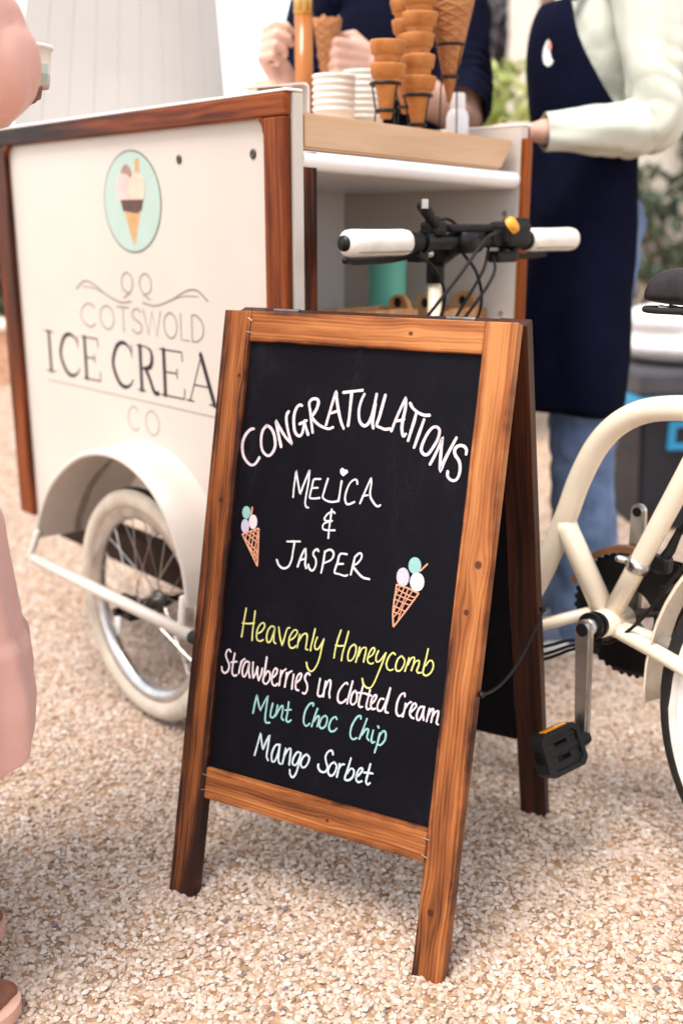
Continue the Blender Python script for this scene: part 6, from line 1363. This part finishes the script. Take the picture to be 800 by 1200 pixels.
# ================================================================ BACKGROUND
def leaf_mat(name, c0, c1, trans=0.15):
    m, t, b = new_mat(name, 0.55)
    g = t.nodes.new('ShaderNodeNewGeometry')
    t.links.new(ramp(t, g.outputs['Random Per Island'], [(0.0, c0), (1.0, c1)]), b.inputs['Base Color'])
    b.inputs['Subsurface Weight'].default_value = trans; b.inputs['Subsurface Scale'].default_value = 0.02
    return m
def leaves(bm, centre_fn, n, size, rng, flat=None):
    for _ in range(n):
        c, nd = centre_fn(rng)
        d = (Vector((rng.gauss(0, 1), rng.gauss(0, 1), rng.gauss(0, 1)))+nd*1.2).normalized()
        u = d.orthogonal().normalized(); u = Quaternion(d, rng.uniform(0, 6.28)) @ u; v = d.cross(u)
        s = size*rng.uniform(0.6, 1.3)
        q = [c-u*s, c-u*0.35*s+v*0.42*s+d*0.08*s, c+u*0.4*s+v*0.36*s+d*0.05*s, c+u*s, c+u*0.4*s-v*0.36*s+d*0.05*s, c-u*0.35*s-v*0.42*s+d*0.08*s]
        bm.faces.new([bm.verts.new(p) for p in q])
BARK = painted('bark', (0.14, 0.095, 0.06), 0.9, 0.3, 14, 0.6, bscale=40)
def tree(name, label, cat, loc, h, clumps, n, size, mat, tr, group=None, seed=1):
    t = empty(name, label, cat, loc, group); rng = random.Random(seed)
    bm = B(); top = Vector((0, 0, h*0.75))
    tube(bm, spline([(0, 0, -0.03), (tr*0.4, 0, h*0.25), (-tr*0.3, tr*0.2, h*0.5), (0, 0, h*0.8)], 5), [tr*1.3, tr, tr*0.85, tr*0.6, tr*0.3], 10)
    for (c, rad) in clumps:
        c = Vector(c); z0 = max(h*0.15, min(c.z-rad*0.4, h*0.6)); tube(bm, [(0, 0, z0), Vector((c.x*0.5, c.y*0.5, (z0+c.z)/2)), c], [tr*0.5, tr*0.35, tr*0.15], 7)
    obj('trunk', bm, BARK, t, True)
    bm = B(); tot = sum(rad[0]*rad[2] if isinstance(rad, tuple) else rad**2 for c, rad in clumps)
    for (c, rad) in clumps:
        c = Vector(c)
        def fn(rg, c=c, rad=rad):
            d = Vector((rg.gauss(0, 1), rg.gauss(0, 1), rg.gauss(0, 1))).normalized()
            return c+d*rad*(rg.uniform(0.35, 1.0)**0.6)*rg.choice((1, 1, 1, 1.15)), d
        leaves(bm, fn, int(n*rad**2/tot), size, rng)
    obj('crown', bm, mat, t)
    return t
def clump_set(rng, n, rx, ry, z0, z1, r0, r1):
    return [((rng.uniform(-rx, rx), rng.uniform(-ry, ry), rng.uniform(z0, z1)), rng.uniform(r0, r1)) for _ in range(n)]
# stone house wall on the right
def stone_wall_mat():
    m, t, b = new_mat('limestone_wall', 0.85)
    v = coords(t); tc = t.nodes.new('ShaderNodeTexCoord')
    mp = t.nodes.new('ShaderNodeMapping'); mp.inputs['Rotation'].default_value = (R(90), 0, 0); t.links.new(tc.outputs['Object'], mp.inputs[0])
    br = t.nodes.new('ShaderNodeTexBrick'); br.inputs['Scale'].default_value = 3.2; br.inputs['Mortar Size'].default_value = 0.012; br.inputs['Bias'].default_value = 0.0
    br.inputs['Color1'].default_value = (0.74, 0.65, 0.55, 1); br.inputs['Color2'].default_value = (0.78, 0.70, 0.60, 1); br.inputs['Mortar'].default_value = (0.68, 0.61, 0.53, 1)
    t.links.new(mp.outputs[0], br.inputs['Vector'])
    c = mix(t, 0.5, br.outputs['Color'], ramp(t, noise(t, v, 3, 5, 0.65), [(0.3, (0.66, 0.57, 0.48)), (0.7, (0.80, 0.73, 0.65))]))
    t.links.new(c, b.inputs['Base Color']); bump(t, b, br.outputs['Fac'], -0.4, 0.01); return m
SWM = stone_wall_mat()
house = empty('stone_house', 'pale limestone house wall behind the person in the apron', 'house', (1.0, 5.6, 0))
bm = B(); box(bm, (3.0, 1.5, 2.4), (6.0, 3.0, 4.8)); obj('wall', bm, SWM, house)
bm = B(); prism(bm, [(-0.3, 4.8), (6.3, 4.8), (6.3, 4.9), (3.0, 6.4), (-0.3, 4.9)], -0.25, 3.2, lambda p, q, d: Vector((p, d, q))); obj('roof', bm, painted('roof_slate', (0.20, 0.17, 0.15), 0.8, 0.2, 8, 0.3), house)
for x0 in (2.6, 4.6):
    bm = B(); box(bm, (x0, -0.02, 1.7), (0.9, 0.06, 1.3), 0.01); f_ = obj('window', bm, painted('window_paint', (0.7, 0.68, 0.63), 0.5, 0.05, 8, 0), house)
    bm = B(); box(bm, (x0, -0.054, 1.7), (0.76, 0.01, 1.16)); obj('pane', bm, painted('window_glass', (0.03, 0.035, 0.04), 0.08, 0.1, 3, 0), f_)
bm = B(); tube(bm, [(0.0, -0.05, 0.0), (0.0, -0.05, 4.75)], 0.045, 12); obj('drainpipe', bm, painted('brown_pipe', (0.22, 0.12, 0.08), 0.6, 0.1, 8, 0), house, True)
# climber on the wall
IVY = leaf_mat('climber_leaf', (0.022, 0.042, 0.026), (0.075, 0.10, 0.05))
iv = empty('climbing_plant', 'dark leafed climbing plant trained up the pale stone wall', 'climbing plant', (2.2, 5.55, 0))
rng = random.Random(11)
bm = B(); pts_all = []
for px, py in ((760, 330), (752, 250), (745, 205), (788, 225), (798, 120), (782, 60), (792, 292), (735, 240), (775, 262), (812, 140), (822, 60), (830, 220), (850, 110), (860, 20), (742, 300)):
    p = at(px, py, 5.53)-iv.location; pts_all.append(p)
    tube(bm, spline([(p.x*0.3, 0.02, 0.0), (p.x*0.7+0.05, 0.02, p.z*0.5), p], 5), [0.016, 0.012, 0.006], 6)
obj('stem', bm, BARK, iv)
bm = B()
for p in pts_all:
    leaves(bm, lambda rg, p=p: (p+Vector((rg.gauss(0, 0.055), -abs(rg.gauss(0.03, 0.04)), rg.gauss(0, 0.065))), Vector((0, -1, 0.4))), 26, 0.048, rng)
obj('foliage', bm, IVY, iv)
# shrubs and trees
rng = random.Random(5)
tree('conifer', 'dark slim conifer standing beside the corner of the stone house', 'conifer', at(578, 243, 7.4)*Vector((1, 1, 0)) if False else Vector((1.02, 7.0, 0)), 3.1,
     [((0, 0, 1.75), 0.20), ((0.02, 0, 2.0), 0.21), ((0.05, 0, 2.25), 0.19), ((0.08, 0, 2.45), 0.15), ((0.10, 0, 2.62), 0.10), ((-0.13, 0, 1.98), 0.12), ((0.0, 0, 1.5), 0.18)], 2600, 0.045, leaf_mat('conifer_needles', (0.018, 0.014, 0.022), (0.04, 0.03, 0.04), 0.0), 0.06, seed=2)
tree('flowering_shrub', 'yellow green flowering shrub in front of the dark conifer', 'shrub', (0.72, 4.9, 0), 1.7,
     clump_set(rng, 16, 0.30, 0.25, 0.4, 1.42, 0.12, 0.22)+[((0.10, 0, 1.5), 0.16), ((-0.12, 0, 1.42), 0.14), ((0.24, 0, 1.56), 0.12)], 3600, 0.032, leaf_mat('lime_leaf', (0.20, 0.26, 0.04), (0.60, 0.60, 0.24)), 0.03, seed=3)
tree('hedge_bush', 'dark green bush far behind the left end of the cart', 'bush', (-3.4, 8.6, 0), 2.0, clump_set(rng, 18, 1.0, 0.4, 0.4, 1.65, 0.3, 0.5), 4200, 0.06, leaf_mat('laurel_leaf', (0.02, 0.045, 0.025), (0.06, 0.10, 0.05)), 0.06, seed=4)
TL = leaf_mat('far_leaf', (0.06, 0.085, 0.05), (0.15, 0.17, 0.11))
for k, (x, y, h_) in enumerate(((-1.75, 17.5, 2.9), (-0.2, 21.0, 3.4), (1.0, 24.0, 4.0), (-6.5, 19.0, 3.8))):
    tree('garden_tree', ('small grey green tree glimpsed between the lid and the parasol pole', 'pale rounded garden tree far behind the server', 'tall garden tree far behind the cones', 'broad garden tree beyond the far left of the drive')[k], 'tree', (x, y, 0), h_,
         clump_set(rng, 12, 0.8+0.1*k, 0.8, h_*0.35, h_*0.85, 0.35, 0.6), 2400, 0.09, TL, 0.08, seed=20+k)
lw = empty('garden_wall', 'low orange brick garden wall beyond the left end of the cart', 'wall', (-2.6, 6.4, 0))
bm = B(); box(bm, (0, 0, 0.16), (1.9, 0.22, 0.32), 0.01)
def brick_mat():
    m, t, b = new_mat('orange_brick', 0.85); tc = t.nodes.new('ShaderNodeTexCoord'); mp = t.nodes.new('ShaderNodeMapping'); mp.inputs['Rotation'].default_value = (R(90), 0, 0); t.links.new(tc.outputs['Object'], mp.inputs[0])
    br = t.nodes.new('ShaderNodeTexBrick'); br.inputs['Scale'].default_value = 4.5; br.inputs['Color1'].default_value = (0.46, 0.20, 0.10, 1); br.inputs['Color2'].default_value = (0.55, 0.28, 0.15, 1); br.inputs['Mortar'].default_value = (0.55, 0.48, 0.40, 1)
    t.links.new(mp.outputs[0], br.inputs['Vector']); t.links.new(br.outputs['Color'], b.inputs['Base Color']); return m
obj('brickwork', bm, brick_mat(), lw)
bm = B(); box(bm, (0, 0, 0.345), (1.96, 0.28, 0.045), 0.008); obj('coping', bm, SWM, lw)
# black storage crate with a blue rim and a white cloth bundle on it
cr = empty('storage_crate', 'black plastic storage crate with blue rim on the gravel behind the bicycle', 'storage crate', (1.20, 3.42, 0))
BLK_P = painted('crate_plastic', (0.018, 0.018, 0.024), 0.5, 0.2, 6, 0.05); BLU = painted('blue_plastic', (0.012, 0.26, 0.48), 0.4, 0.08, 6, 0.03)
Mr = Matrix.Rotation(0.10, 4, 'Z')
bm = B()
prism(bm, [(-0.31, -0.22), (0.31, -0.22), (0.31, 0.22), (-0.31, 0.22)], 0.0, 0.385, lambda p, q, d: Mr @ Vector((p*(0.92+0.2*d), q*(0.92+0.2*d), d)))
bmesh.ops.bevel(bm, geom=list(bm.edges), offset=0.012, segments=2, affect='EDGES'); obj('crate_body', bm, BLK_P, cr)
bm = B(); box(bm, (0, 0, 0.405), (0.648, 0.468, 0.058), 0.012, Mr); obj('rim', bm, BLU, cr)
bm = B()
for (x0, x1, z0, z1) in ((-0.13, 0.13, 0.265, 0.285), (-0.13, 0.13, 0.335, 0.355), (-0.13, -0.105, 0.285, 0.335), (0.105, 0.13, 0.285, 0.335)): box(bm, ((x0+x1)/2-0.09, -0.214, (z0+z1)/2), (x1-x0, 0.02, z1-z0), 0.003, Mr)
obj('handle_frame', bm, BLU, cr)
bm = B(); box(bm, (0, 0, 0.472), (0.655, 0.475, 0.075), 0.014, Mr); obj('lid', bm, painted('grey_lid', (0.055, 0.052, 0.062), 0.5, 0.15, 6, 0.05), cr)
cb = empty('cloth_bundle', 'white folded cloths piled on the black storage crate', 'cloths', (1.20, 3.42, 0.51))
body('folded_cloth', [], cb, fabric('white_linen', (0.76, 0.73, 0.73), 0.04, 6, 0.6, 0.85, 700, 0.03, 0.1), 0.014, 3,
     [(Vector((-0.10, 0, 0.055)), (0.21, 0.20, 0.062), I3), (Vector((0.12, 0.02, 0.06)), (0.20, 0.19, 0.07), I3), (Vector((-0.14, 0.0, 0.13)), (0.16, 0.17, 0.055), I3), (Vector((0.08, 0.0, 0.15)), (0.20, 0.17, 0.06), I3)])
bm = B(); tube(bm, spline([(-0.03, -0.185, 0.11), (0.02, -0.19, 0.155), (0.10, -0.19, 0.175), (0.20, -0.17, 0.17)], 6), 0.008, 8, ball=True); obj('blue_cord', bm, painted('navy_cord', (0.06, 0.07, 0.16), 0.7, 0.1, 10, 0), cb, True)
